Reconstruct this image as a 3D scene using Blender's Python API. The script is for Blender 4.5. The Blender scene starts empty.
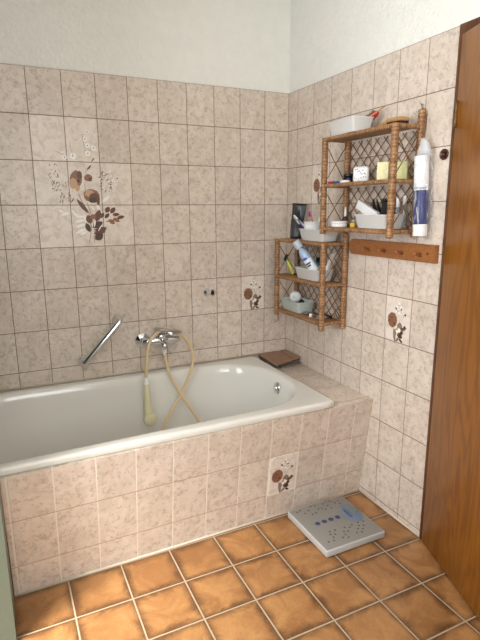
import bpy, bmesh, math, random, json
from mathutils import Vector, Matrix
random.seed(7)
SC = bpy.context.scene
COL = SC.collection
PI = math.pi
def lin(c):
    return tuple(((x/255)/12.92 if x/255 <= .04045 else ((x/255+.055)/1.055)**2.4) for x in c)+(1,)

# ------------------------------------------------------------------ node helpers
class NT:
    def __init__(s, name):
        s.m = bpy.data.materials.new(name); s.m.use_nodes = True
        s.t = s.m.node_tree; s.n = s.t.nodes; s.l = s.t.links
        s.b = s.n['Principled BSDF']
    def new(s, typ, **kw):
        n = s.n.new(typ)
        for k, v in kw.items(): setattr(n, k, v)
        return n
    def put(s, sock, v):
        if hasattr(v, 'is_linked') or hasattr(v, 'links'): s.l.new(v, sock)
        else: sock.default_value = v
    def math(s, op, a, b=None, c=None, clamp=False):
        n = s.new('ShaderNodeMath', operation=op); n.use_clamp = clamp
        s.put(n.inputs[0], a)
        if b is not None: s.put(n.inputs[1], b)
        if c is not None: s.put(n.inputs[2], c)
        return n.outputs[0]
    def mix(s, f, a, b):
        n = s.new('ShaderNodeMix', data_type='RGBA')
        s.put(n.inputs[0], f); s.put(n.inputs[6], a); s.put(n.inputs[7], b)
        return n.outputs[2]
    def step(s, v, a, b, lo=0., hi=1.):
        n = s.new('ShaderNodeMapRange', interpolation_type='SMOOTHSTEP')
        s.put(n.inputs[0], v); s.put(n.inputs[1], a); s.put(n.inputs[2], b); s.put(n.inputs[3], lo); s.put(n.inputs[4], hi)
        return n.outputs[0]
    def noise(s, vec, scale, detail=4, rough=.55, dist=0.):
        n = s.new('ShaderNodeTexNoise'); s.put(n.inputs['Vector'], vec)
        n.inputs['Scale'].default_value = scale; n.inputs['Detail'].default_value = detail
        n.inputs['Roughness'].default_value = rough; n.inputs['Distortion'].default_value = dist
        return n.outputs[0]
    def comb(s, x, y, z):
        n = s.new('ShaderNodeCombineXYZ'); s.put(n.inputs[0], x); s.put(n.inputs[1], y); s.put(n.inputs[2], z); return n.outputs[0]
    def bump(s, h, strength, dist=.001):
        n = s.new('ShaderNodeBump'); n.inputs['Strength'].default_value = strength; n.inputs['Distance'].default_value = dist
        s.put(n.inputs['Height'], h); s.l.new(n.outputs[0], s.b.inputs['Normal'])
    def set(s, **kw):
        for k, v in kw.items(): s.put(s.b.inputs[k.replace('_', ' ')], v)
        return s.m
def plain(name, rgb, rough=.5, metal=0, var=0, scale=40, spec=.5, trans=0, alpha=1, coat=0):
    t = NT(name); c = lin(rgb)
    if var:
        tc = t.new('ShaderNodeTexCoord').outputs['Object']
        n = t.noise(tc, scale, 4)
        d = tuple(x*(1-var) for x in c[:3])+(1,)
        col = t.mix(t.step(n, .3, .7), d, c)
    else: col = c
    t.set(Base_Color=col, Roughness=rough, Metallic=metal, Transmission_Weight=trans, Alpha=alpha, Coat_Weight=coat)
    t.b.inputs['Specular IOR Level'].default_value = spec
    return t.m

def tile_mat(name, ax, u0, wu, v0, wv, gu, gv, cgu, cgv, base, vein, light, rough=.32, vscale=30, edge=None, speck=0, bump=.5, veinamt=.55):
    """a glazed tile grid; ax = the two world axes of the grid, origin u0/v0, pitch wu/wv, joint widths gu/gv"""
    t = NT(name)
    pos = t.new('ShaderNodeNewGeometry').outputs['Position']
    sp = t.new('ShaderNodeSeparateXYZ'); t.l.new(pos, sp.inputs[0])
    u = t.math('DIVIDE', t.math('SUBTRACT', sp.outputs[ax[0]], u0), wu)
    v = t.math('DIVIDE', t.math('SUBTRACT', sp.outputs[ax[1]], v0), wv)
    def dist(x, w):
        f = t.math('FRACT', x); return t.math('MULTIPLY', t.math('MINIMUM', f, t.math('SUBTRACT', 1., f)), w)
    du, dv = dist(u, wu), dist(v, wv)
    cell = t.comb(t.math('FLOOR', u), t.math('FLOOR', v), 0.)
    wn = t.new('ShaderNodeTexWhiteNoise', noise_dimensions='3D'); t.l.new(cell, wn.inputs['Vector'])
    off = t.new('ShaderNodeVectorMath', operation='MULTIPLY_ADD')
    t.l.new(wn.outputs['Color'], off.inputs[0]); off.inputs[1].default_value = (7, 7, 7); t.l.new(pos, off.inputs[2])
    P = off.outputs[0]
    n1 = t.noise(P, vscale*.5, 5, .6, .8)
    n2 = t.noise(P, vscale*1.15, 5, .62, 1.2)
    n3 = t.noise(P, vscale*3.2, 4, .6, .5)
    col = t.mix(t.step(n1, .35, .68), base, light)
    ridge = t.math('ABSOLUTE', t.math('SUBTRACT', n2, .5))
    vm = t.math('MULTIPLY', t.step(ridge, 0., .050, 1., 0.), t.step(t.noise(P, vscale*1.6, 3, .5, .3), .44, .60))
    blot = t.step(t.noise(P, vscale*1.6, 4, .62, 1.0), .53, .72)
    vm = t.math('MAXIMUM', t.math('MULTIPLY', vm, veinamt), t.math('MULTIPLY', blot, veinamt*.5))
    col = t.mix(vm, col, vein)
    if edge is not None:
        e = t.math('MINIMUM', du, dv)
        wob = t.math('ADD', e, t.math('MULTIPLY', t.math('SUBTRACT', n1, .5), .06))
        col = t.mix(t.math('MULTIPLY', t.step(wob, -.002, edge[1], 1., 0.), .9), col, edge[0])
    if speck:
        sn = t.noise(P, 260, 3, .7)
        col = t.mix(t.math('MULTIPLY', t.step(sn, .50, .66), speck), col, light)
        col = t.mix(t.math('MULTIPLY', t.step(sn, .34, .48, 1., 0.), speck), col, vein)
    hv = t.new('ShaderNodeHueSaturation'); hv.inputs['Saturation'].default_value = 1
    t.put(hv.inputs['Value'], t.math('MULTIPLY_ADD', wn.outputs['Value'], .08, .96)); t.l.new(col, hv.inputs['Color'])
    col = hv.outputs[0]
    mu = t.step(du, gu*.5-.0004, gu*.5+.0005, 1., 0.); mv = t.step(dv, gv*.5-.0004, gv*.5+.0005, 1., 0.)
    col = t.mix(mu, col, cgu); col = t.mix(mv, col, cgv)
    m = t.math('MAXIMUM', mu, mv)
    t.set(Base_Color=col, Roughness=t.math('MULTIPLY_ADD', m, .5, rough))
    e2 = t.math('MINIMUM', t.step(du, gu*.4, gu*.5+.002), t.step(dv, gv*.4, gv*.5+.002))
    h = t.math('ADD', e2, t.math('MULTIPLY', n3, .25))
    t.bump(h, bump, .0012)
    return t.m

# ------------------------------------------------------------------ mesh helpers
def box(bm, x0, x1, y0, y1, z0, z1, mi=0, bev=0, seg=2, M=None):
    r = bmesh.ops.create_cube(bm, size=1)
    S = Matrix.Translation(((x0+x1)/2, (y0+y1)/2, (z0+z1)/2)) @ Matrix.Diagonal((abs(x1-x0), abs(y1-y0), abs(z1-z0), 1))
    bmesh.ops.transform(bm, matrix=S, verts=r['verts'])
    vs = set(r['verts']); fs = {f for v in vs for f in v.link_faces}
    if bev:
        es = {e for f in fs for e in f.edges}
        o = bmesh.ops.bevel(bm, geom=list(es), offset=bev, segments=seg, affect='EDGES', profile=.5)
        vs = {v for v in vs if v.is_valid} | set(o['verts']); fs = {f for v in vs for f in v.link_faces}
    if M is not None: bmesh.ops.transform(bm, matrix=M, verts=[v for v in vs if v.is_valid])
    for f in fs:
        if f.is_valid: f.material_index = mi; f.smooth = bool(bev)
def rings_to_faces(bm, rings, closed=True, mi=0, smooth=True):
    n = len(rings[0])
    for a, b in zip(rings[:-1], rings[1:]):
        for i in range(n if closed else n-1):
            j = (i+1) % n
            try:
                f = bm.faces.new((a[i], a[j], b[j], b[i])); f.material_index = mi; f.smooth = smooth
            except ValueError: pass
def tube(bm, pts, r, seg=10, mi=0, cap=True, sq=0, smooth=True):
    pts = [Vector(p) for p in pts]; n = len(pts)
    R = r if isinstance(r, (list, tuple)) else [r]*n
    t0 = (pts[1]-pts[0]).normalized()
    up = Vector((0, 0, 1)) if abs(t0.z) < .9 else Vector((1, 0, 0))
    a = t0.cross(up).normalized(); rings = []
    for i, p in enumerate(pts):
        t = (pts[min(i+1, n-1)]-pts[max(i-1, 0)])
        t = t.normalized() if t.length > 1e-9 else t0
        a = (a-t*a.dot(t)).normalized(); b = t.cross(a)
        ring = []
        for k in range(seg):
            th = 2*PI*(k+.5)/seg; c, s = math.cos(th), math.sin(th)
            if sq:
                q = (abs(c)**sq+abs(s)**sq)**(-1/sq); c, s = c*q, s*q
            ring.append(bm.verts.new(p+(a*c+b*s)*R[i]))
        rings.append(ring)
    rings_to_faces(bm, rings, mi=mi, smooth=smooth)
    if cap:
        for ring, rev in ((rings[0], 1), (rings[-1], 0)):
            f = bm.faces.new(ring[::-1] if rev else ring); f.material_index = mi
def lathe(bm, prof, M=None, seg=28, mi=0, sx=1, sy=1, cap=True):
    M = M or Matrix.Identity(4); rings = []
    for r, z in prof:
        rings.append([bm.verts.new(M @ Vector((r*math.cos(2*PI*k/seg)*sx, r*math.sin(2*PI*k/seg)*sy, z))) for k in range(seg)])
    rings_to_faces(bm, rings, mi=mi)
    if cap:
        for ring, rev in ((rings[0], 1), (rings[-1], 0)):
            if (ring[0].co-ring[seg//2].co).length > 1e-5:
                f = bm.faces.new(ring[::-1] if rev else ring); f.material_index = mi
def smooth_pts(pts, k=6):
    P = [Vector(p) for p in pts]; out = []
    for i in range(len(P)-1):
        p0, p1, p2, p3 = P[max(i-1, 0)], P[i], P[i+1], P[min(i+2, len(P)-1)]
        for j in range(k):
            t = j/k
            out.append(.5*((2*p1)+(p2-p0)*t+(2*p0-5*p1+4*p2-p3)*t*t+(3*p1-p0-3*p2+p3)*t**3))
    return out+[P[-1]]
def align(p0, p1):
    """matrix whose z axis runs from p0 towards p1, origin at p0"""
    p0, p1 = Vector(p0), Vector(p1)
    return Matrix.Translation(p0) @ (p1-p0).to_track_quat('Z', 'Y').to_matrix().to_4x4()

def obj(name, bm, mats, parent=None, label=None):
    bmesh.ops.recalc_face_normals(bm, faces=bm.faces[:])
    me = bpy.data.meshes.new(name)
    if parent is not None:
        bmesh.ops.transform(bm, matrix=world_of(parent).inverted(), verts=bm.verts[:])
    bm.to_mesh(me); bm.free()
    for m in (mats if isinstance(mats, (list, tuple)) else [mats]): me.materials.append(m)
    o = bpy.data.objects.new(name, me); COL.objects.link(o)
    if parent is not None: o.parent = parent
    if label: o['label'] = label
    return o
def world_of(o):
    m = Matrix.LocRotScale(o.location, o.rotation_euler, o.scale)
    return world_of(o.parent) @ m if o.parent else m
def tag(o, label, cat, group=None, kind=None):
    o['label'] = label; o['category'] = cat
    if group: o['group'] = group
    if kind: o['kind'] = kind
    return o
def thing(name, label, cat, loc=(0, 0, 0), rotz=0, group=None):
    o = bpy.data.objects.new(name, None); o.empty_display_size = .05; COL.objects.link(o)
    o.location = loc; o.rotation_euler = (0, 0, rotz)
    return tag(o, label, cat, group)
def solo(name, bm, mats, label, cat, group=None):
    """a thing that is one mesh: origin at the centre of its underside"""
    xs = [v.co for v in bm.verts]
    c = Vector(((min(v.x for v in xs)+max(v.x for v in xs))/2, (min(v.y for v in xs)+max(v.y for v in xs))/2, min(v.z for v in xs)))
    bmesh.ops.translate(bm, vec=-c, verts=bm.verts[:])
    o = obj(name, bm, mats); o.location = c
    return tag(o, label, cat, group)
def struct(name, bm, mats, label=None):
    o = obj(name, bm, mats); o['kind'] = 'structure'
    if label: o['label'] = label
    return o
def NB(): return bmesh.new()
def dup(root, loc, rotz, label, group=None):
    c = root.copy(); COL.objects.link(c); c.location = loc; c.rotation_euler = (0, 0, rotz); c['label'] = label
    if group: c['group'] = group
    for ch in list(root.children):
        d = ch.copy(); COL.objects.link(d); d.parent = c
        for g in list(ch.children):
            e = g.copy(); COL.objects.link(e); e.parent = d
    return c
# ------------------------------------------------------------------ materials
CREAM, VEIN, LIGHT = lin((212, 197, 182)), lin((140, 122, 108)), lin((224, 211, 198))
WALLT = dict(base=CREAM, vein=VEIN, light=LIGHT, vscale=29, rough=.34)
BRJ = lin((120, 92, 74)); WHJ = lin((232, 222, 210)); PKJ = lin((176, 146, 124))
M_back = tile_mat('glazed_tile_back', (0, 2), 0, .15, 2.018-.1989*11, .1989, .0028, .0030, BRJ, BRJ, **WALLT)
M_right = tile_mat('glazed_tile_right', (1, 2), -.0958, .15374, 2.018-.1989*11, .1989, .0030, .0030, lin((150,120,100)), BRJ, **WALLT)
M_front = tile_mat('glazed_tile_panel', (0, 2), -.0987, .1486, .3285-.1989*3, .1989, .0050, .0028, WHJ, PKJ, **WALLT)
M_ledge = tile_mat('glazed_tile_ledge', (0, 1), -.2987+.15*2, .30, -.385, .195, .002, .003, PKJ, PKJ, **WALLT)
FB, FE, FL = lin((142, 98, 58)), lin((74, 48, 30)), lin((176, 130, 82))
M_floor = tile_mat('brown_glazed_floor_tile', (0, 1), 0.0023, .2021, -.7425-.2207+.2021*6, .2021, .0056, .0056, lin((172, 154, 130)), lin((172, 154, 130)),
                   base=FB, vein=lin((150, 98, 54)), light=FL, vscale=16, rough=.36, edge=(FE, .036), speck=.5, bump=.6, veinamt=.4)
def plaster_mat(name, rgb):
    t = NT(name); p = t.new('ShaderNodeNewGeometry').outputs['Position']
    n = t.noise(p, 60, 5, .6); n2 = t.noise(p, 18, 3, .6)
    c = lin(rgb); t.set(Base_Color=t.mix(t.step(n2, .3, .7), tuple(x*.97 for x in c[:3])+(1,), c), Roughness=.9)
    t.bump(n, 1., .007); return t.m
M_plaster = plaster_mat('rough_white_plaster', (243, 243, 236))
M_paint = plain('pale_green_grey_paint', (98, 106, 92), .45, var=.04, scale=8)
M_caulk = plain('cream_sealant', (205, 192, 174), .6)
M_enamel = plain('white_bath_enamel', (228, 226, 218), .12, var=0, coat=.4)
M_chrome = plain('chrome', (228, 230, 234), .05, 1)
M_chromed = plain('brushed_metal', (175, 175, 178), .3, 1)
M_hose = plain('beige_plastic_hose', (222, 196, 152), .35)
M_ivory = plain('ivory_plastic', (224, 216, 178), .35)
M_white = plain('white_plastic', (238, 238, 236), .35)
M_black = plain('black_plastic', (22, 22, 26), .32)
M_dark = plain('dark_grey_vinyl', (52, 54, 58), .35, var=.3, scale=20)
M_redp = plain('red_plastic', (176, 44, 46), .35)
M_bluep = plain('blue_plastic', (52, 96, 160), .35)
M_gold = plain('golden_liquid', (206, 168, 62), .2)
M_glass = plain('clear_plastic', (225, 232, 232), .12, trans=.75, alpha=.55)
M_bin = plain('frosted_white_plastic', (238, 240, 238), .34, trans=.08)
M_aqua = plain('frosted_aqua_plastic', (220, 234, 228), .36, trans=.08)
M_sponge = plain('pale_yellow_sponge', (246, 240, 190), .85, var=.14, scale=120)
M_grsp = plain('lime_yellow_sponge', (216, 216, 156), .85, var=.14, scale=120)
M_print = {k: plain('print_'+n, c, .4) for k, n, c in (('w', 'white', (250, 246, 240)), ('l', 'tan', (198, 160, 124)), ('t', 'light_brown', (142, 99, 72)),
           ('b', 'brown', (106, 67, 48)), ('d', 'dark_brown', (78, 50, 40)), ('g', 'grey_brown', (140, 122, 108)))}
def ground_mat():
    t = NT('pale_floral_tile_ground'); p = t.new('ShaderNodeNewGeometry').outputs['Position']
    n = t.noise(p, 26, 5, .6, 1.2)
    t.set(Base_Color=t.mix(t.step(n, .4, .7), lin((236, 224, 212)), lin((214, 200, 186))), Roughness=.34); return t.m
M_ground = ground_mat()
def wood_mat(name, light, dark, axis, grain, rough=.35, scale=1.):
    """cathedral-grained veneer: stretched rings along the given axis"""
    t = NT(name); tc = t.new('ShaderNodeTexCoord').outputs['Object']
    mp = t.new('ShaderNodeMapping'); t.l.new(tc, mp.inputs[0]); mp.inputs['Scale'].default_value = grain
    V = mp.outputs[0]
    n1 = t.noise(V, 1.6*scale, 3, .5, .4)
    r = t.math('FRACT', t.math('MULTIPLY', n1, 13.))
    r = t.math('ABSOLUTE', t.math('SUBTRACT', r, .5))
    fine = t.noise(V, 28*scale, 5, .65, .3)
    big = t.noise(V, .9*scale, 2, .5)
    f = t.math('ADD', t.math('MULTIPLY', t.step(r, .0, .5), .36), t.math('MULTIPLY', fine, .45))
    f = t.math('ADD', f, t.math('MULTIPLY', t.math('SUBTRACT', big, .5), .5))
    t.set(Base_Color=t.mix(t.step(f, .15, .85), lin(light), lin(dark)), Roughness=rough)
    t.bump(fine, .08, .001); return t.m
M_door = wood_mat('orange_brown_veneer', (148, 92, 26), (114, 65, 15), 2, (3.6, 3.6, .42), .30, 1.3)
M_frame = wood_mat('dark_brown_wood', (104, 66, 40), (66, 38, 22), 2, (8, 8, .8), .4, 1.5)
M_rail = wood_mat('reddish_pine', (160, 104, 58), (126, 74, 38), 1, (10, 1.6, 10), .35, 3)
M_brush = wood_mat('varnished_beech', (196, 152, 98), (156, 112, 66), 1, (20, 4, 20), .35, 4)
def rattan_mat(name, a, b, c):
    t = NT(name); tc = t.new('ShaderNodeTexCoord').outputs['Object']
    n = t.noise(tc, 55, 4, .6); n2 = t.noise(tc, 230, 3, .6)
    col = t.mix(t.step(n, .35, .65), lin(a), lin(b)); col = t.mix(t.math('MULTIPLY', t.step(n2, .5, .68), .6), col, lin(c))
    t.set(Base_Color=col, Roughness=.5); t.bump(n2, .5, .001); return t.m
M_rattan = rattan_mat('wrapped_rattan', (178, 136, 92), (134, 94, 58), (222, 188, 146))
M_cane = rattan_mat('dark_cane', (136, 96, 60), (102, 68, 42), (170, 126, 82))
M_weave = rattan_mat('woven_rattan_board', (160, 116, 74), (114, 74, 44), (204, 164, 116))

# ------------------------------------------------------------------ setting
ZC = 2.5
WY0, WY1 = -2.35, -1.05   # window opening along y
bm = NB(); box(bm, -2.6, .9, -3.6, .15, -.12, 0); struct('floor', bm, M_floor)
bm = NB(); box(bm, -2.6, .9, -3.6, .15, ZC, ZC+.1); struct('ceiling', bm, M_plaster)
bm = NB(); box(bm, -2.05, .12, .006, .15, 0, ZC); w = struct('wall_back', bm, M_plaster)
bm = NB(); box(bm, -1.925, 0, 0, .006, 0, 2.018); obj('tile_cladding', bm, M_back, w)
wall_back = w
DH = 1.985   # door head
YJ = -1.162  # outer edge of the door frame
bm = NB(); box(bm, .006, .12, YJ, .006, 0, ZC); box(bm, .006, .12, -2.02, YJ, 2.02, ZC); box(bm, .006, .12, -3.5, -2.02, 0, ZC)
w = struct('wall_right', bm, M_plaster); wall_right = w
bm = NB(); box(bm, 0, .006, YJ, 0, 0, 2.018); obj('tile_cladding', bm, M_right, w)
bm = NB(); box(bm, .6, .7, -2.3, -.9, 0, ZC); box(bm, .12, .6, -.95, -.9, 0, ZC); box(bm, .12, .6, -2.3, -2.25, 0, ZC)
struct('wall_hall', bm, M_plaster)
bm = NB(); box(bm, -1.925, -1.603, -.985, -.825, 0, ZC); box(bm, -2.05, -1.925, -.985, .006, 0, ZC); box(bm, -2.5, -2.05, -.985, -.88, 0, ZC)
box(bm, -2.6, -2.5, WY1, -.88, 0, ZC); box(bm, -2.6, -2.5, WY0, WY1, 0, .85); box(bm, -2.6, -2.5, WY0, WY1, 2.25, ZC); box(bm, -2.6, -2.5, -3.6, WY0, 0, ZC)
struct('wall_left', bm, M_paint)
bm = NB(); box(bm, -2.6, -2.1, -3.6, -3.5, 0, ZC); box(bm, -.9, .12, -3.6, -3.5, 0, ZC); box(bm, -2.1, -.9, -3.6, -3.5, 0, 1.1); box(bm, -2.1, -.9, -3.6, -3.5, 2.2, ZC); struct('wall_front', bm, M_plaster)
bm = NB()
for a in ((-2.1, -2.05), (-.95, -.9), (-1.53, -1.47)): box(bm, a[0], a[1], -3.58, -3.52, 1.1, 2.2, bev=.004)
for z in ((1.1, 1.15), (2.15, 2.2)): box(bm, -2.1, -.9, -3.58, -3.52, z[0], z[1], bev=.004)
struct('added_rear_window', bm, M_white)  # added, unseen frame round the opening that holds the rear fill lamp
# window in the left wall behind the camera
bm = NB()
for a in ((WY1, WY1-.05), (WY0+.05, WY0), ((WY0+WY1)/2+.03, (WY0+WY1)/2-.03)): box(bm, -2.58, -2.52, a[1], a[0], .85, 2.25, bev=.004)
for z in ((.85, .90), (2.2, 2.25)): box(bm, -2.58, -2.52, WY0, WY1, z[0], z[1], bev=.004)
wn = struct('window_1', bm, M_white)
# sealant beads at the foot of the panel and of the right wall
def FY(x, z): return -.7425-.1391*z-.0093*abs(x)
bm = NB()
tube(bm, [(-1.6, FY(-1.6, .0)-.002, .003), (0, FY(0, 0)-.002, .002)], .0042, 8)
tube(bm, [(-.001, FY(0, 0), .003), (-.001, YJ-.0, .002)], .0045, 8)
struct('trim_3', bm, M_caulk)
bm = NB(); tube(bm, [(-1.9, -.004, .551), (-.2, -.004, .551)], .0045, 8); struct('trim_4', bm, M_caulk)

# door and frame
bm = NB()
box(bm, -.010, .12, -1.180, YJ, 0, DH, bev=.002); box(bm, -.010, .12, -2.02, -1.985, 0, DH, bev=.002); box(bm, -.010, .12, -2.02, YJ, DH, 2.018, bev=.002)
struct('trim_1', bm, M_frame)
hinge = Vector((-.016, -1.180, 0)); ang = math.radians(19.4)
MD = Matrix.Translation(hinge) @ Matrix.Rotation(-ang, 4, 'Z')     # leaf runs along local -y
bm = NB(); box(bm, 0, .04, -.78, -.002, .008, DH-.004, bev=.0025)
me_door = obj('door_1', bm, M_door); me_door.matrix_world = MD; me_door.location = hinge; me_door.rotation_euler = (0, 0, -ang); me_door['kind'] = 'structure'
for z in (1.72,):
    bm = NB(); tube(bm, [(0, 0, z-.045), (0, 0, z-.004), (0, 0, z-.003), (0, 0, z+.003), (0, 0, z+.004), (0, 0, z+.045)], [.006, .006, .0045, .0045, .006, .006], 12)
    bmesh.ops.translate(bm, vec=(-.021, -1.186, 0), verts=bm.verts[:])
    obj('hinge', bm, plain('aged_brass', (120, 88, 58), .4, .5), me_door, 'metal hinge barrel')
bm = NB(); box(bm, -.004, 0, -.74, -.70, .95, 1.15, bev=.0015)
tube(bm, [(0, -.72, 1.06), (-.045, -.72, 1.06)], .009, 12); tube(bm, [(-.045, -.725, 1.06), (-.045, -.62, 1.06)], .009, 12)
bmesh.ops.transform(bm, matrix=MD, verts=bm.verts[:]); obj('door_handle', bm, M_chromed, me_door)

# ------------------------------------------------------------------ floral prints on tiles
def lens(a, b, w):
    a, b = Vector(a), Vector(b); d = b-a; n = Vector((-d.y, d.x)).normalized(); pts = []
    for s in (1, -1):
        for k in range(7):
            t = k/6 if s > 0 else 1-k/6
            pts.append(a+d*t+n*s*w*.5*math.sin(PI*t)**.8)
    return pts[:6]+pts[6:13]
def print_mesh(elements, fn, name, parent, label=None):
    bm = NB(); keys = 'wltbdg'; rnd = random.Random(3)
    for i, e in enumerate(elements):
        off = .0007+i*.000006; mi = keys.index(e[-1])
        if e[0] == 'L': polys = [lens(e[1], e[2], e[3])]
        elif e[0] == 'B':
            n = 16; jag = .16 if e[2] > .008 else 0; polys = [[Vector(e[1])+Vector((e[2]*math.cos(2*PI*k/n), e[3]*math.sin(2*PI*k/n)))*(1-rnd.random()*jag) for k in range(n)]]
            if len(e) != 5: raise ValueError
        else:
            P = [Vector(p) for p in e[1]]; polys = []
            for a, b in zip(P[:-1], P[1:]):
                n = Vector((-(b-a).y, (b-a).x)).normalized()*e[2]*.5; polys.append([a+n, b+n, b-n, a-n])
        for p in polys:
            q = [p[0]]
            for v in p[1:]:
                if (v-q[-1]).length > 1e-5: q.append(v)
            f = bm.faces.new([bm.verts.new(fn(v.x, v.y, off)) for v in q]); f.material_index = mi
    return obj(name, bm, [M_print[k] for k in keys], parent, label)
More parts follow.
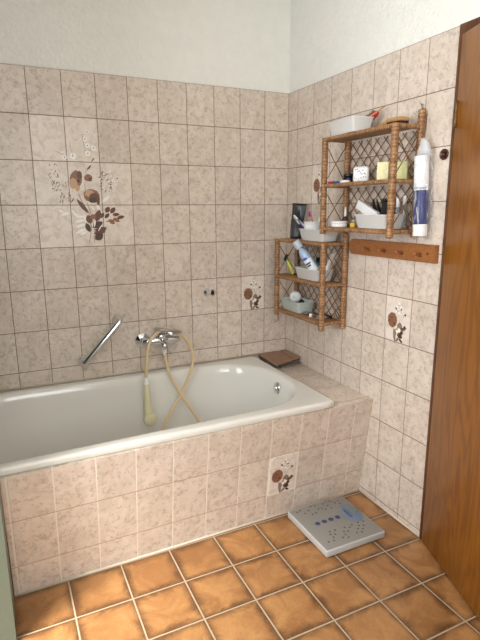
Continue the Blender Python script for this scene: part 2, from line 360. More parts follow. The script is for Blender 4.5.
BOUQUET = json.loads('''[["B",[-1.103,1.66],0.0132,0.0138,"w"],["B",[-1.103,1.66],0.0027,0.0029,"d"],["B",[-1.075,1.685],0.0132,0.0138,"w"],["B",[-1.075,1.685],0.0027,0.0029,"d"],["B",[-1.111,1.725],0.0094,0.0098,"w"],["B",[-1.111,1.725],0.0027,0.0029,"d"],["B",[-1.102,1.696],0.0114,0.012,"w"],["B",[-1.102,1.696],0.0027,0.0029,"d"],["B",[-1.1,1.757],0.007,0.0074,"w"],["B",[-1.1,1.757],0.0027,0.0029,"d"],["B",[-1.119,1.709],0.007,0.0074,"w"],["B",[-1.119,1.709],0.0027,0.0029,"d"],["B",[-1.21,1.639],0.0123,0.0129,"w"],["B",[-1.21,1.639],0.0027,0.0029,"d"],["B",[-1.172,1.646],0.0158,0.0166,"w"],["B",[-1.172,1.646],0.0027,0.0029,"d"],["S",[[-1.122,1.747],[-1.122,1.714],[-1.115,1.668]],0.0012,"d"],["S",[[-1.06,1.71],[-1.077,1.682]],0.001,"g"],["S",[[-1.246,1.664],[-1.21,1.647]],0.0014,"d"],["S",[[-1.182,1.707],[-1.178,1.674],[-1.172,1.649]],0.0014,"g"],["L",[-1.114,1.583],[-1.089,1.609],0.008,"d"],["L",[-1.091,1.622],[-1.072,1.642],0.005,"d"],["S",[[-1.117,1.583],[-1.126,1.518],[-1.127,1.439]],0.001,"g"],["B",[-1.165,1.541],0.0299,0.0423,"t"],["B",[-1.179,1.521],0.0194,0.0276,"l"],["B",[-1.149,1.56],0.0141,0.0202,"b"],["B",[-1.155,1.533],0.007,0.0074,"d"],["B",[-1.162,1.5],0.0123,0.0166,"l"],["B",[-1.109,1.548],0.0211,0.0184,"t"],["B",[-1.1,1.541],0.0094,0.0098,"b"],["B",[-1.098,1.466],0.0405,0.0331,"t"],["B",[-1.109,1.476],0.0246,0.0184,"l"],["B",[-1.086,1.455],0.0282,0.0239,"b"],["B",[-1.094,1.444],0.0194,0.0147,"d"],["B",[-1.069,1.439],0.0078,0.018,"b"],["S",[[-1.159,1.474],[-1.145,1.435],[-1.116,1.386],[-1.109,1.314],[-1.123,1.244]],0.0022,"b"],["S",[[-1.123,1.435],[-1.114,1.404],[-1.096,1.314],[-1.1,1.241]],0.0018,"b"],["L",[-1.17,1.45],[-1.119,1.382],0.0192,"b"],["L",[-1.197,1.432],[-1.18,1.455],0.005,"d"],["S",[[-1.126,1.518],[-1.127,1.474]],0.0015,"b"],["L",[-1.272,1.585],[-1.275,1.577],0.0035,"g"],["L",[-1.281,1.568],[-1.287,1.551],0.0035,"g"],["L",[-1.274,1.569],[-1.279,1.56],0.0035,"g"],["L",[-1.274,1.554],[-1.284,1.541],0.0035,"g"],["L",[-1.252,1.582],[-1.257,1.569],0.0035,"d"],["L",[-1.248,1.558],[-1.252,1.543],0.0035,"g"],["L",[-1.258,1.57],[-1.265,1.559],0.0035,"g"],["L",[-1.249,1.559],[-1.241,1.544],0.0035,"g"],["L",[-1.249,1.568],[-1.243,1.553],0.0035,"d"],["L",[-1.27,1.517],[-1.276,1.506],0.0035,"g"],["L",[-1.264,1.5],[-1.274,1.493],0.0035,"d"],["L",[-1.214,1.514],[-1.212,1.5],0.0035,"g"],["L",[-1.213,1.528],[-1.216,1.519],0.0035,"d"],["L",[-1.252,1.528],[-1.255,1.515],0.0035,"d"],["L",[-1.247,1.496],[-1.255,1.489],0.0035,"g"],["L",[-1.265,1.51],[-1.259,1.502],0.0035,"g"],["L",[-1.262,1.535],[-1.266,1.527],0.0035,"g"],["L",[-1.235,1.494],[-1.245,1.484],0.0035,"g"],["L",[-1.23,1.518],[-1.222,1.505],0.0035,"g"],["L",[-1.263,1.528],[-1.265,1.519],0.0035,"g"],["L",[-1.241,1.529],[-1.241,1.519],0.0035,"g"],["L",[-1.273,1.501],[-1.277,1.492],0.0035,"g"],["L",[-1.253,1.527],[-1.245,1.519],0.0035,"g"],["L",[-1.279,1.528],[-1.276,1.52],0.0035,"g"],["L",[-1.246,1.511],[-1.251,1.503],0.0035,"d"],["L",[-1.266,1.492],[-1.263,1.483],0.0035,"g"],["L",[-1.267,1.518],[-1.277,1.507],0.0035,"g"],["L",[-1.239,1.518],[-1.245,1.509],0.0035,"g"],["L",[-1.266,1.525],[-1.272,1.516],0.0035,"g"],["L",[-1.273,1.534],[-1.265,1.521],0.0035,"d"],["L",[-1.258,1.496],[-1.256,1.482],0.0035,"d"],["L",[-1.238,1.468],[-1.241,1.452],0.0035,"d"],["L",[-1.197,1.444],[-1.201,1.43],0.0035,"d"],["L",[-1.225,1.467],[-1.232,1.452],0.0035,"g"],["L",[-1.223,1.468],[-1.225,1.452],0.0035,"g"],["L",[-1.193,1.456],[-1.203,1.439],0.0035,"g"],["L",[-1.201,1.474],[-1.195,1.458],0.0035,"d"],["L",[-1.209,1.46],[-1.205,1.444],0.0035,"g"],["L",[-1.199,1.476],[-1.207,1.463],0.0035,"g"],["L",[-1.236,1.449],[-1.232,1.433],0.0035,"d"],["L",[-1.24,1.443],[-1.248,1.43],0.0035,"d"],["L",[-1.202,1.465],[-1.202,1.457],0.0035,"g"],["L",[-1.204,1.481],[-1.204,1.471],0.0035,"g"],["L",[-1.237,1.482],[-1.231,1.466],0.0035,"g"],["L",[-1.199,1.449],[-1.209,1.436],0.0035,"g"],["L",[-1.232,1.442],[-1.236,1.427],0.0035,"g"],["L",[-1.235,1.48],[-1.234,1.464],0.0035,"d"],["L",[-1.252,1.61],[-1.248,1.599],0.0035,"d"],["L",[-1.255,1.612],[-1.26,1.597],0.0035,"g"],["L",[-1.278,1.607],[-1.281,1.599],0.0035,"d"],["L",[-1.277,1.608],[-1.281,1.596],0.0035,"g"],["S",[[-1.287,1.557],[-1.254,1.507],[-1.224,1.465],[-1.238,1.413]],0.001,"g"],["S",[[-1.278,1.516],[-1.244,1.525]],0.001,"g"],["B",[-1.017,1.542],0.0035,0.0037,"d"],["L",[-1.017,1.542],[-1.028,1.534],0.003,"g"],["B",[-1.006,1.578],0.0035,0.0037,"w"],["B",[-1.045,1.542],0.0035,0.0037,"d"],["B",[-1.043,1.503],0.0035,0.0037,"w"],["L",[-1.043,1.503],[-1.045,1.489],0.003,"g"],["B",[-1.036,1.493],0.0035,0.0037,"w"],["B",[-1.007,1.577],0.0035,0.0037,"w"],["B",[-1.038,1.56],0.0035,0.0037,"g"],["L",[-1.038,1.56],[-1.047,1.546],0.003,"g"],["B",[-0.99,1.542],0.0035,0.0037,"w"],["B",[-1.002,1.529],0.0035,0.0037,"g"],["B",[-1.029,1.49],0.0035,0.0037,"g"],["L",[-1.029,1.49],[-1.033,1.479],0.003,"g"],["B",[-1.026,1.549],0.0035,0.0037,"w"],["B",[-1.04,1.577],0.0035,0.0037,"d"],["B",[-1.029,1.562],0.0035,0.0037,"d"],["L",[-1.029,1.562],[-1.029,1.548],0.003,"g"],["B",[-1.054,1.545],0.0035,0.0037,"w"],["B",[-1.001,1.583],0.0035,0.0037,"w"],["B",[-0.999,1.506],0.0035,0.0037,"w"],["L",[-0.999,1.506],[-1.002,1.487],0.003,"g"],["B",[-0.979,1.516],0.0035,0.0037,"w"],["B",[-1.003,1.508],0.0035,0.0037,"g"],["B",[-1.044,1.569],0.0035,0.0037,"d"],["L",[-1.044,1.569],[-1.044,1.554],0.003,"g"],["B",[-0.999,1.556],0.0035,0.0037,"w"],["B",[-1.022,1.566],0.0035,0.0037,"g"],["B",[-1.015,1.576],0.0035,0.0037,"w"],["L",[-1.015,1.576],[-1.014,1.564],0.003,"g"],["B",[-1.051,1.511],0.0035,0.0037,"d"],["B",[-1.049,1.523],0.0035,0.0037,"d"],["B",[-1.005,1.504],0.0035,0.0037,"d"],["L",[-1.005,1.504],[-1.012,1.492],0.003,"g"],["B",[-0.985,1.533],0.0035,0.0037,"w"],["B",[-0.971,1.548],0.0035,0.0037,"d"],["B",[-1.035,1.556],0.0035,0.0037,"w"],["L",[-1.035,1.556],[-1.036,1.543],0.003,"g"],["B",[-1.034,1.565],0.0035,0.0037,"w"],["B",[-1.004,1.519],0.0035,0.0037,"d"],["B",[-1.01,1.531],0.0035,0.0037,"w"],["L",[-1.01,1.531],[-1.011,1.515],0.003,"g"],["B",[-1.057,1.552],0.0035,0.0037,"d"],["B",[-0.994,1.536],0.0035,0.0037,"w"],["B",[-1.007,1.491],0.0035,0.0037,"w"],["L",[-1.007,1.491],[-1.018,1.483],0.003,"g"],["S",[[-0.979,1.586],[-1.01,1.528],[-1.05,1.466]],0.001,"g"],["S",[[-1.043,1.572],[-1.015,1.519]],0.001,"g"],["L",[-1.05,1.435],[-1.012,1.466],0.0162,"w"],["L",[-1.259,1.4],[-1.23,1.387],0.0108,"w"],["L",[-1.248,1.374],[-1.204,1.387],0.0135,"w"],["L",[-1.192,1.387],[-1.159,1.36],0.0135,"w"],["L",[-1.199,1.4],[-1.179,1.378],0.0095,"w"],["L",[-1.186,1.342],[-1.137,1.351],0.0149,"w"],["L",[-1.184,1.316],[-1.134,1.333],0.0149,"w"],["L",[-1.186,1.287],[-1.136,1.31],0.0149,"w"],["L",[-1.165,1.279],[-1.132,1.297],0.0121,"w"],["L",[-1.14,1.382],[-1.134,1.333],0.0121,"w"],["L",[-1.172,1.364],[-1.136,1.368],0.0121,"w"],["L",[-1.079,1.421],[-1.063,1.399],0.0135,"w"],["L",[-1.102,1.413],[-1.09,1.395],0.0095,"w"],["L",[-1.044,1.34],[-0.948,1.359],0.007,"b"],["L",[-1.037,1.385],[-1.017,1.412],0.0245,"b"],["L",[-1.014,1.381],[-0.989,1.41],0.0227,"b"],["L",[-1.005,1.374],[-0.968,1.376],0.0175,"b"],["L",[-0.983,1.358],[-0.945,1.366],0.0175,"b"],["L",[-1.025,1.351],[-0.994,1.33],0.021,"t"],["L",[-1.002,1.358],[-0.97,1.339],0.0175,"t"],["L",[-1.043,1.358],[-1.019,1.381],0.0175,"d"],["L",[-1.112,1.332],[-1.123,1.375],0.0315,"b"],["L",[-1.085,1.341],[-1.065,1.399],0.0315,"b"],["L",[-1.104,1.314],[-1.053,1.34],0.0315,"d"],["L",[-1.117,1.292],[-1.134,1.337],0.0245,"d"],["L",[-1.098,1.282],[-1.037,1.313],0.035,"b"],["L",[-1.095,1.255],[-1.057,1.286],0.0385,"d"],["L",[-1.096,1.305],[-1.043,1.29],0.0245,"b"],["L",[-1.115,1.359],[-1.083,1.372],0.0245,"t"],["L",[-1.061,1.359],[-1.046,1.385],0.0175,"b"],["L",[-1.089,1.35],[-1.096,1.314],0.0081,"w"],["L",[-1.059,1.327],[-1.079,1.295],0.0054,"w"]]''')
bk = lambda u, v, o: Vector((u, -o, v))
rt = lambda u, v, o: Vector((-o, u, v))
bm = NB()
for c, r in ((8, 1), (7, 1), (8, 2), (7, 2), (6, 2), (8, 3), (7, 3), (6, 3)):
    x0, x1 = -.15*(c+1)+.0018, -.15*c-.0018; z1, z0 = 2.018-.1989*r-.0018, 2.018-.1989*(r+1)+.0018
    bm.faces.new([bm.verts.new(v) for v in ((x0, -.0005, z0), (x1, -.0005, z0), (x1, -.0005, z1), (x0, -.0005, z1))])
obj('floral_tile', bm, M_ground, wall_back, 'eight paler tiles of the brown poppy bouquet')
print_mesh(BOUQUET, bk, 'floral_print', wall_back, 'brown poppy bouquet printed across the tiles')
def single_elements():
    E = []; rnd = random.Random(11)
    U = lambda x, y: ((x-60)/315*.15, .2-(y-20)/520*.2)
    for k in range(26):
        a = 2*PI*k/26; r = 1
        E.append(('L', U(155, 295), U(155+66*math.cos(a), 295+94*math.sin(a)), .012, 't' if k % 3 else 'b'))
    E.append(('B', U(155, 295), .0235, .029, 't'))
    for k in range(22):
        a = rnd.uniform(0, 2*PI); s = rnd.uniform(.2, .8)
        E.append(('L', U(155+30*s*math.cos(a), 290+45*s*math.sin(a)), U(155+58*s*math.cos(a), 290+84*s*math.sin(a)), .0055, rnd.choice('bbt')))
    E.append(('B', U(180, 330), .004, .006, 'd'))
    for a, b, w, c in (((205, 560), (178, 380), .009, 'g'), ((200, 480), (190, 390), .012, 'g'), ((250, 400), (255, 300), .020, 'g'), ((240, 430), (225, 360), .02, 'l'), ((225, 460), (290, 400), .018, 'g'),
                       ((250, 440), (300, 400), .012, 'd'), ((230, 455), (295, 470), .012, 'd'), ((210, 530), (250, 490), .007, 'd'), ((250, 490), (300, 530), .007, 'd'), ((270, 390), (340, 345), .01, 'g'),
                       ((300, 345), (330, 350), .010, 'd'), ((265, 375), (310, 370), .009, 'b'), ((300, 215), (325, 200), .007, 'd'), ((255, 165), (270, 145), .005, 'd'), ((185, 140), (205, 170), .005, 'd'), ((245, 470), (215, 540), .006, 'g'),
                       ((260, 420), (240, 370), .010, 'w'), ((235, 400), (215, 430), .010, 'w')):
        E.append(('L', U(*a), U(*b), w*1.6, c))
    E.append(('S', [U(250, 300), U(235, 230), U(225, 120)], .0009, 'g')); E.append(('S', [U(250, 300), U(270, 240), U(310, 210)], .0009, 'g'))
    for x, y in ((235, 95), (210, 130), (255, 130), (200, 190), (235, 200), (280, 230), (265, 215), (225, 165)): E.append(('B', U(x, y), .005, .005, 'w'))
    for x, y in ((230, 112), (220, 175), (272, 222), (290, 235)): E.append(('B', U(x, y), .0024, .0024, 'd'))
    return E
SINGLE = single_elements()
def flower_tile(parent, fn, name, lab, w=.15):
    bm = NB(); bm.faces.new([bm.verts.new(fn(*p, .0005)) for p in ((.0018, .0018), (w-.0018, .0018), (w-.0018, .1972), (.0018, .1972))])
    t = obj('floral_tile', bm, M_ground, parent, lab)
    print_mesh(SINGLE, fn, 'floral_print', parent)
    return t
ZR = lambda r: 2.018-.1989*r
flower_tile(wall_back, lambda u, v, o: Vector((-.30+u, -o, ZR(6)+v)), 'a', 'single brown daisy tile near the corner')
flower_tile(wall_right, lambda u, v, o: Vector((-o, -.0958-.15374*5-u, ZR(6)+v)), 'b', 'single brown daisy tile below the hook rail')
flower_tile(wall_right, lambda u, v, o: Vector((-o, -.0958-.15374*1-u, ZR(3)+v)), 'c', 'single brown daisy tile behind the upper rattan shelf')

# ------------------------------------------------------------------ bath surround
sur = thing('bathtub_surround', 'cream marbled tiled bath surround with sloping front panel and corner ledge', 'bath surround', (-.8, -.4, 0))
bm = NB(); NX = 8; XS = [-1.6025+1.6015*i/NX for i in range(NX+1)]
def panel_top(x): return .5135
rows = []
for x in XS:
    rows.append([bm.verts.new((x, FY(x, z), z)) for z in (0.0005, .25, .5135)]+[bm.verts.new((x, FY(x, .5135)+.05, .5135)), bm.verts.new((x, FY(x, 0)+.05, 0.0005))])
rings_to_faces(bm, rows, smooth=False); bm.faces.new(rows[0]); bm.faces.new(rows[-1][::-1])
obj('front_panel', bm, M_front, sur)
bm = NB(); box(bm, -.24, -.001, FY(0, .515)+.006, -.001, .45, .515, bev=.001); obj('ledge', bm, M_ledge, sur)
bm = NB(); box(bm, -.222, -.001, FY(0, .515)-.0012, FY(0, .515)+.0056, .5105, .5154, bev=.0012); obj('edge_joint', bm, M_caulk, sur, 'pale grout along the ledge edge')
AX0 = -(.0987+.1486*3); AZ0 = .1296
def acc(u, v, o): return Vector((AX0+u*.1486/.15, FY(AX0+u, AZ0+v)-o, AZ0+v))
bm = NB()
for (u0, u1, v0, v1) in ((-.003, .1535, -.004, .1975),):
    a = [bm.verts.new(acc(*p)) for p in ((u0, v0, .0012), (u1, v0, .0012), (u1, v1, .0012), (u0, v1, .0012))]
    b = [bm.verts.new(acc(*p)) for p in ((u0, v0, -.004), (u1, v0, -.004), (u1, v1, -.004), (u0, v1, -.004))]
    bm.faces.new(a); rings_to_faces(bm, [a, b], smooth=False)
obj('white_grout', bm, plain('white_grout', (238, 232, 222), .8), sur, 'white grout round the replaced tile')
bm = NB(); q = .007
def accp(o): return [acc(*p, o) for p in ((.0065, .0065), (.1435, .0065), (.1435, .1965), (.0065+.018, .1965), (.0065, .1965-.022))]
a = [bm.verts.new(v) for v in accp(.0028)]; b = [bm.verts.new(v) for v in accp(-.004)]
bm.faces.new(a); rings_to_faces(bm, [a, b], smooth=False)
act = obj('access_tile', bm, M_ground, sur, 'floral tile with chipped corner set in white grout')
print_mesh(SINGLE, lambda u, v, o: acc(u, v, o+.0026), 'floral_print', act)

# bathtub
NP = 224
PHI = [2*PI*k/NP for k in range(NP)]
def ring_pts(cx, cy, a, b, rx, ry, n, z, taper=0):
    out = []
    for ph in PHI:
        dx, dy = math.cos(ph), math.sin(ph); lo, hi = 0, 3
        for _ in range(30):
            m = (lo+hi)/2; x, y = abs(dx*m), abs(dy*m)
            yb = b*(1-taper*(dx*m-.14)); yy = y*b/yb if taper else y
            f = (max(x-(a-rx), 0)/rx)**n+(max(yy-(b-ry), 0)/ry)**n
            if f > 1: hi = m
            else: lo = m
        out.append(Vector((cx+dx*lo, cy+dy*lo, z)))
    return out
tub = thing('bathtub', 'white enamel bathtub built in along the tiled back wall', 'bathtub', (-1.06, -.41, .0))
bm = NB(); RR = []
for d, z in ((.014, .5145), (.003, .5150), (0, .519), (0, .536), (.0035, .5425), (.010, .5455), (.016, .546)):
    RR.append(ring_pts(-1.061, -.409, .846-d, .4055-d, .022, .022, 2.4, z))
OC = (-1.051, -.41)
for d, z, dr in ((-.014, .546, 0), (-.006, .5445, 0), (0, .539, 0), (.005, .529, 0), (.011, .505, 0), (.018, .45, 0), (.030, .36, .0), (.044, .26, 0), (.058, .19, 0), (.085, .152, 0), (.13, .138, 0), (.20, .134, 0)):
    RR.append(ring_pts(*OC, .7805-d*1.25, .344-d, .33-d*.5, .344-d, 2.5, z, taper=.075))
VR = [[bm.verts.new(p) for p in r] for r in RR]
rings_to_faces(bm, VR); f = bm.faces.new(VR[-1]); f.smooth = True
obj('tub_shell', bm, M_enamel, tub)
bm = NB(); MO = align((-.2925, -.413, .4885), (-.42, -.413, .502))
lathe(bm, [(0, 0), (.029, 0), (.0305, .003), (.029, .007), (.022, .009), (.013, .010), (.012, .016), (.008, .018), (0, .018)], MO); obj('overflow_cover', bm, M_chrome, tub, 'round chrome overflow cover')
bm = NB(); lathe(bm, [(0, .132), (.035, .132), (.035, .137), (.02, .139), (0, .139)], Matrix.Translation((-.55, -.41, 0))); obj('drain', bm, M_chrome, tub)

# ------------------------------------------------------------------ tap, hose, hand shower, grab bar, wall plug
mx = thing('bath_mixer_tap', 'chrome single-lever bath mixer tap on the back wall above the tub', 'tap', (-.80, -.01, .72))
for x in (-.885, -.722):
    bm = NB(); lathe(bm, [(.0, 0), (.041, 0), (.041, .003), (.036, .009), (.019, .014), (.017, .016), (.017, .04), (0, .04)], align((x, 0, .719), (x, -1, .719))); obj('escutcheon', bm, M_chrome, mx)
bm = NB(); tube(bm, [(-.902, -.058, .722), (-.90, -.058, .722), (-.86, -.058, .7235), (-.845, -.058, .724), (-.76, -.058, .725), (-.745, -.058, .725), (-.705, -.058, .726), (-.702, -.058, .726)], [.006, .016, .017, .024, .026, .019, .018, .010], 20); obj('valve_body', bm, M_chrome, mx)
bm = NB(); lathe(bm, [(.025, 0), (.026, .012), (.022, .03), (0, .034)], align((-.80, -.060, .735), (-.80, -.075, .78)), 24)
obj('cartridge_dome', bm, M_chrome, mx)
bm = NB(); box(bm, -.060, .062, -.080, .012, -.007, .007, bev=.005, seg=3, M=Matrix.Translation((-.775, -.070, .778)) @ Matrix.Rotation(math.radians(12), 4, 'Y') @ Matrix.Rotation(math.radians(-8), 4, 'X')); obj('lever', bm, M_chromed, mx, 'flat brushed lever')
bm = NB(); tube(bm, [(-.785, -.06, .715), (-.785, -.062, .69), (-.785, -.063, .682)], [.012, .011, .014], 16); tube(bm, [(-.80, -.07, .73), (-.80, -.115, .712), (-.80, -.135, .700)], [.017, .015, .014], 16); obj('outlet', bm, M_chrome, mx)
HA = [(-.785, -.065, .664), (-.782, -.075, .614), (-.776, -.1, .554), (-.755, -.13, .493), (-.712, -.16, .406), (-.658, -.19, .304), (-.62, -.23, .20), (-.64, -.30, .148), (-.74, -.34, .146), (-.84, -.28, .148), (-.866, -.20, .20),
      (-.836, -.17, .28), (-.784, -.155, .36), (-.721, -.14, .446), (-.667, -.125, .534), (-.642, -.11, .616), (-.654, -.1, .687), (-.69, -.095, .74), (-.732, -.09, .768), (-.78, -.092, .792), (-.833, -.105, .775), (-.871, -.12, .746), (-.891, -.13, .703), (-.904, -.135, .637), (-.910, -.135, .56)]
hose = thing('shower_hose', 'beige plastic shower hose looping from the tap down into the tub', 'hose', HA[0])
bm = NB(); tube(bm, smooth_pts(HA, 9), .0080, 14); obj('hose_tube', bm, M_hose, hose)
bm = NB(); tube(bm, [(-.785, -.063, .682), (-.785, -.064, .655), (-.785, -.066, .640)], [.0125, .0125, .009], 16); obj('connector', bm, M_white, hose, 'white plastic hose nut')
hs = thing('hand_shower', 'cream plastic hand shower hanging down inside the tub on its hose', 'hand shower', (-.908, -.135, .30))
bm = NB()
H = [(-.911, -.137, .520), (-.911, -.137, .50), (-.909, -.137, .44), (-.909, -.138, .39), (-.908, -.140, .365), (-.906, -.143, .345), (-.905, -.15, .328), (-.904, -.155, .315)]
tube(bm, smooth_pts(H, 5), [r for a, b in zip([.0125, .014, .0185, .0205, .022, .024, .021], [.014, .0185, .0205, .022, .024, .021, .010]) for r in [a+(b-a)*k/5 for k in range(5)]]+[.010], 18)
obj('handle', bm, M_ivory, hs)
bm = NB(); lathe(bm, [(0, 0), (.029, 0), (.034, .008), (.035, .020), (.029, .032), (.014, .038), (0, .039)], align((-.905, -.182, .334), (-.905, -.10, .346)), 24); obj('spray_head', bm, M_ivory, hs)
bm = NB(); tube(bm, [(-.911, -.136, .556), (-.911, -.136, .546), (-.911, -.137, .545), (-.911, -.137, .530), (-.911, -.137, .529), (-.911, -.137, .512)], [.010, .0125, .0105, .0105, .0125, .0125], 16); obj('collar', bm, M_white, hs, 'white ribbed collar')
gb = thing('grab_bar', 'chrome grab bar mounted diagonally on the back wall above the tub', 'grab bar', (-1.1, 0, .64))
A, B = Vector((-1.196, -.055, .648)), Vector((-1.011, -.055, .842)); dr = (B-A).normalized()
bm = NB(); tube(bm, [A-dr*.012, A-dr*.008, A, B, B+dr*.008, B+dr*.012], [.008, .015, .0168, .0168, .015, .008], 20); obj('bar', bm, M_chrome, gb)
for P in (A, B):
    bm = NB(); lathe(bm, [(0, 0), (.029, 0), (.029, .008), (.024, .016), (.016, .024), (.015, .055), (0, .055)], align((P.x, 0, P.z), (P.x, -1, P.z)), 22); obj('mount', bm, M_chrome, gb)
wh = thing('wall_spout', 'small chrome wall fitting with a black opening on the back wall beside the corner', 'wall fitting', (-.50, 0, .95))
bm = NB(); lathe(bm, [(0, 0), (.022, 0), (.024, .005), (.019, .011), (.0155, .016), (.0150, .038), (.019, .052), (.0175, .055), (.0135, .053), (0, .046)], align((-.512, 0, .948), (-.494, -.06, .953)), 24); obj('sleeve', bm, M_chrome, wh)
bm = NB(); lathe(bm, [(0, 0), (.0138, 0), (.0138, .0065), (0, .0075)], align((-.4990, -.0436, .9517), (-.481, -.1036, .9567)), 20); obj('opening', bm, M_black, wh, 'black recess')
wall_tools = None

# ------------------------------------------------------------------ stack of loose tiles on the ledge corner
TB = plain('unglazed_brown_tile', (156, 122, 96), .55, var=.18, scale=30); TG = plain('grey_mortar_back', (120, 112, 102), .8, var=.3, scale=50); TS = plain('dark_slate_tile', (74, 64, 58), .6)
def loose(P, z, h, mat, lab):
    bm = NB(); R = [[bm.verts.new((x, y, zz)) for x, y in P] for zz in (z, z+h)]
    rings_to_faces(bm, R, smooth=False); bm.faces.new(R[0][::-1]); bm.faces.new(R[1])
    bmesh.ops.bevel(bm, geom=bm.edges[:], offset=.0012, segments=1, affect='EDGES')
    return solo('loose_tile', bm, mat, lab, 'tile')
loose([(-.186, -.010), (-.008, -.010), (-.006, -.190), (-.150, -.215)], .5152, .010, TG, 'grey-backed spare tile at the bottom of the stack on the ledge corner')
loose([(-.188, -.012), (-.010, -.008), (-.008, -.176), (-.190, -.205)], .5256, .0100, TG, 'grey spare tile in the middle of the stack on the ledge corner')
loose([(-.196, -.010), (-.048, -.010), (-.075, -.205), (-.204, -.246)], .5468, .0100, TB, 'large brown spare tile on top of the stack, overlapping the tub rim')
loose([(-.192, -.008), (-.006, -.010), (-.004, -.172), (-.176, -.226)], .5360, .0105, TS, 'dark spare tile directly under the two brown top pieces of the stack')
loose([(-.043, -.010), (-.006, -.010), (-.004, -.180), (-.070, -.204)], .5468, .0115, TB, 'narrow brown tile strip on top of the stack, next to the right wall')
M_groove = rattan_mat('rattan_groove', (146, 102, 64), (108, 70, 42), (176, 132, 90))
# ------------------------------------------------------------------ rattan shelves
def wrapped(bm, a, b, r=.0125, pitch=.0095, sq=5, seg=12):
    a, b = Vector(a), Vector(b); L = (b-a).length; n = max(4, int(L/pitch)*2); pts = []; R = []
    n = (n//3+1)*3
    for i in range(n+1):
        pts.append(a+(b-a)*(i/n)); R.append(r*(.90 if i % 3 == 0 else 1.03))
    k0 = len(bm.faces); tube(bm, pts, R, seg, sq=sq); bm.faces.ensure_lookup_table()
    for q in range(n):
        for k in range(seg):
            if q % 3 == 2 or (q % 3 == 0 and (q//3) % 4 == 0): bm.faces[k0+q*seg+k].material_index = 1
XF, XB = -.146, -.0185
def rack(name, label, yf, yn, zs, zlow, post_tops):
    """zs = the three board tops; yf / yn = far and near post centres"""
    t = thing(name, label, 'shelf', (XB, (yf+yn)/2, zlow), group=None)
    for k, (x, y) in enumerate(((XF, yf), (XF, yn), (XB, yf), (XB, yn))):
        bm = NB(); wrapped(bm, (x, y, zlow), (x, y, post_tops[k]), .0118); obj('post', bm, [M_rattan, M_groove], t)
    for z in zs:
        bm = NB(); box(bm, XF, XB-.0, yn, yf, z-.010, z-.001, bev=.001)
        n = 22                                                                 # woven strands across the board
        for i in range(n):
            y = yn+(yf-yn)*(i+.5)/n; tube(bm, [(XF+.004, y, z-.004), (XB-.004, y, z-.004)], .0040, 6)
        b = obj('shelf_board', bm, M_weave, t)
        for (p, q) in (((XF-.002, yf, z-.009), (XF-.002, yn, z-.009)), ((XF, yn, z-.009), (XB, yn, z-.009)), ((XF, yf, z-.009), (XB, yf, z-.009))):
            bm = NB(); wrapped(bm, p, q, .0084, .0075, 3, 10); obj('rail', bm, [M_rattan, M_groove], b)
    for za, zb in ((zs[1], zs[0]-.018), (zs[2], zs[1]-.018)):
        bm = NB(); H = zb-za; W = yf-yn; s = .055; k = H/.19*1.0          # cane lattice against the wall
        for sl in (1, -1):
            c = -H*1.05
            while c < W+H*1.2:
                # line y = c + sl*(z)*.72
                pts = []
                z0, z1 = 0., H; y0 = c if sl > 0 else c+1.0*H; y1 = y0+sl*1.0*H
                # clip to 0..W
                def at(y): return (y-y0)/(y1-y0)
                t0, t1 = 0., 1.
                lo, hi = sorted((at(0), at(W))); t0, t1 = max(t0, lo), min(t1, hi)
                if t1-t0 > .04:
                    f = lambda q: (XB+.006-.0035*(sl > 0), yn+y0+(y1-y0)*q, za+H*q)
                    tube(bm, [f(t0), f(t1)], .0021, 6)
                c += s
        obj('back_lattice', bm, M_cane, t)
        for y in (yf, yn):
            bm = NB()
            tube(bm, [(XF, y, za), (XB, y, zb)], .0024, 6); tube(bm, [(XF, y+.004, zb), (XB, y+.004, za)], .0024, 6)
            obj('cross_brace', bm, M_cane, t, None)
    return t
UZ = (1.710, 1.508, 1.314); LZ = (1.240, 1.043, .853)
r1 = rack('rattan_shelf', 'upper wicker shelf unit with cane lattice back, on the right wall beside the door', -.570, -1.022, UZ, 1.282, (1.709, 1.709, 1.709, 1.765))
r2 = rack('rattan_shelf', 'lower wicker shelf unit with cane lattice back, on the right wall near the corner', -.143, -.579, LZ, .812, (1.239, 1.239, 1.239, 1.279))
bm = NB(); tube(bm, smooth_pts([(XF, -.150, .815), (XF-.004, -.165, .79), (XF-.006, -.150, .775), (XF-.004, -.12, .765)], 5), .0016, 6)
tube(bm, smooth_pts([(XF, -.150, .815), (XF-.004, -.175, .80), (XF-.004, -.18, .785)], 5), .0014, 6); obj('loose_strand', bm, M_cane, r2, 'loose strand of cane under the far post')
bm = NB(); tube(bm, smooth_pts([(XF, -.575, 1.50), (XF-.012, -.55, 1.49), (XF-.012, -.545, 1.45), (XF, -.565, 1.43)], 5), .0014, 6); obj('loose_strand', bm, M_cane, r1, 'loose strand of cane beside the far post')

# ------------------------------------------------------------------ plastic bins
def make_bin(name, label, mat, L=.205, W=.105, H=.058, taper=.010):
    t = thing(name, label, 'plastic bin')
    bm = NB(); R = []
    def rr(l, w, z, r=.012, k=5):
        out = []
        for cx, cy, a0 in ((w/2-r, l/2-r, 0), (-w/2+r, l/2-r, 90), (-w/2+r, -l/2+r, 180), (w/2-r, -l/2+r, 270)):
            for i in range(k): a = math.radians(a0+90*i/(k-1)); out.append(bm.verts.new((cx+r*math.cos(a), cy+r*math.sin(a), z)))
        return out
    l0, w0 = L-2*taper, W-2*taper
    for l, w, z in ((l0-.006, w0-.006, 0), (l0, w0, .003), (L, W, H-.003), (L+.004, W+.004, H-.002), (L+.004, W+.004, H), (L-.004, W-.004, H), (l0-.004, w0-.004, .004), (l0-.010, w0-.010, .003)): R.append(rr(l, w, z))
    rings_to_faces(bm, R); bm.faces.new(R[0][::-1]); bm.faces.new(R[-1])
    obj('bin_body', bm, mat, t); return t
GB = 'white plastic bins on the rattan shelves'
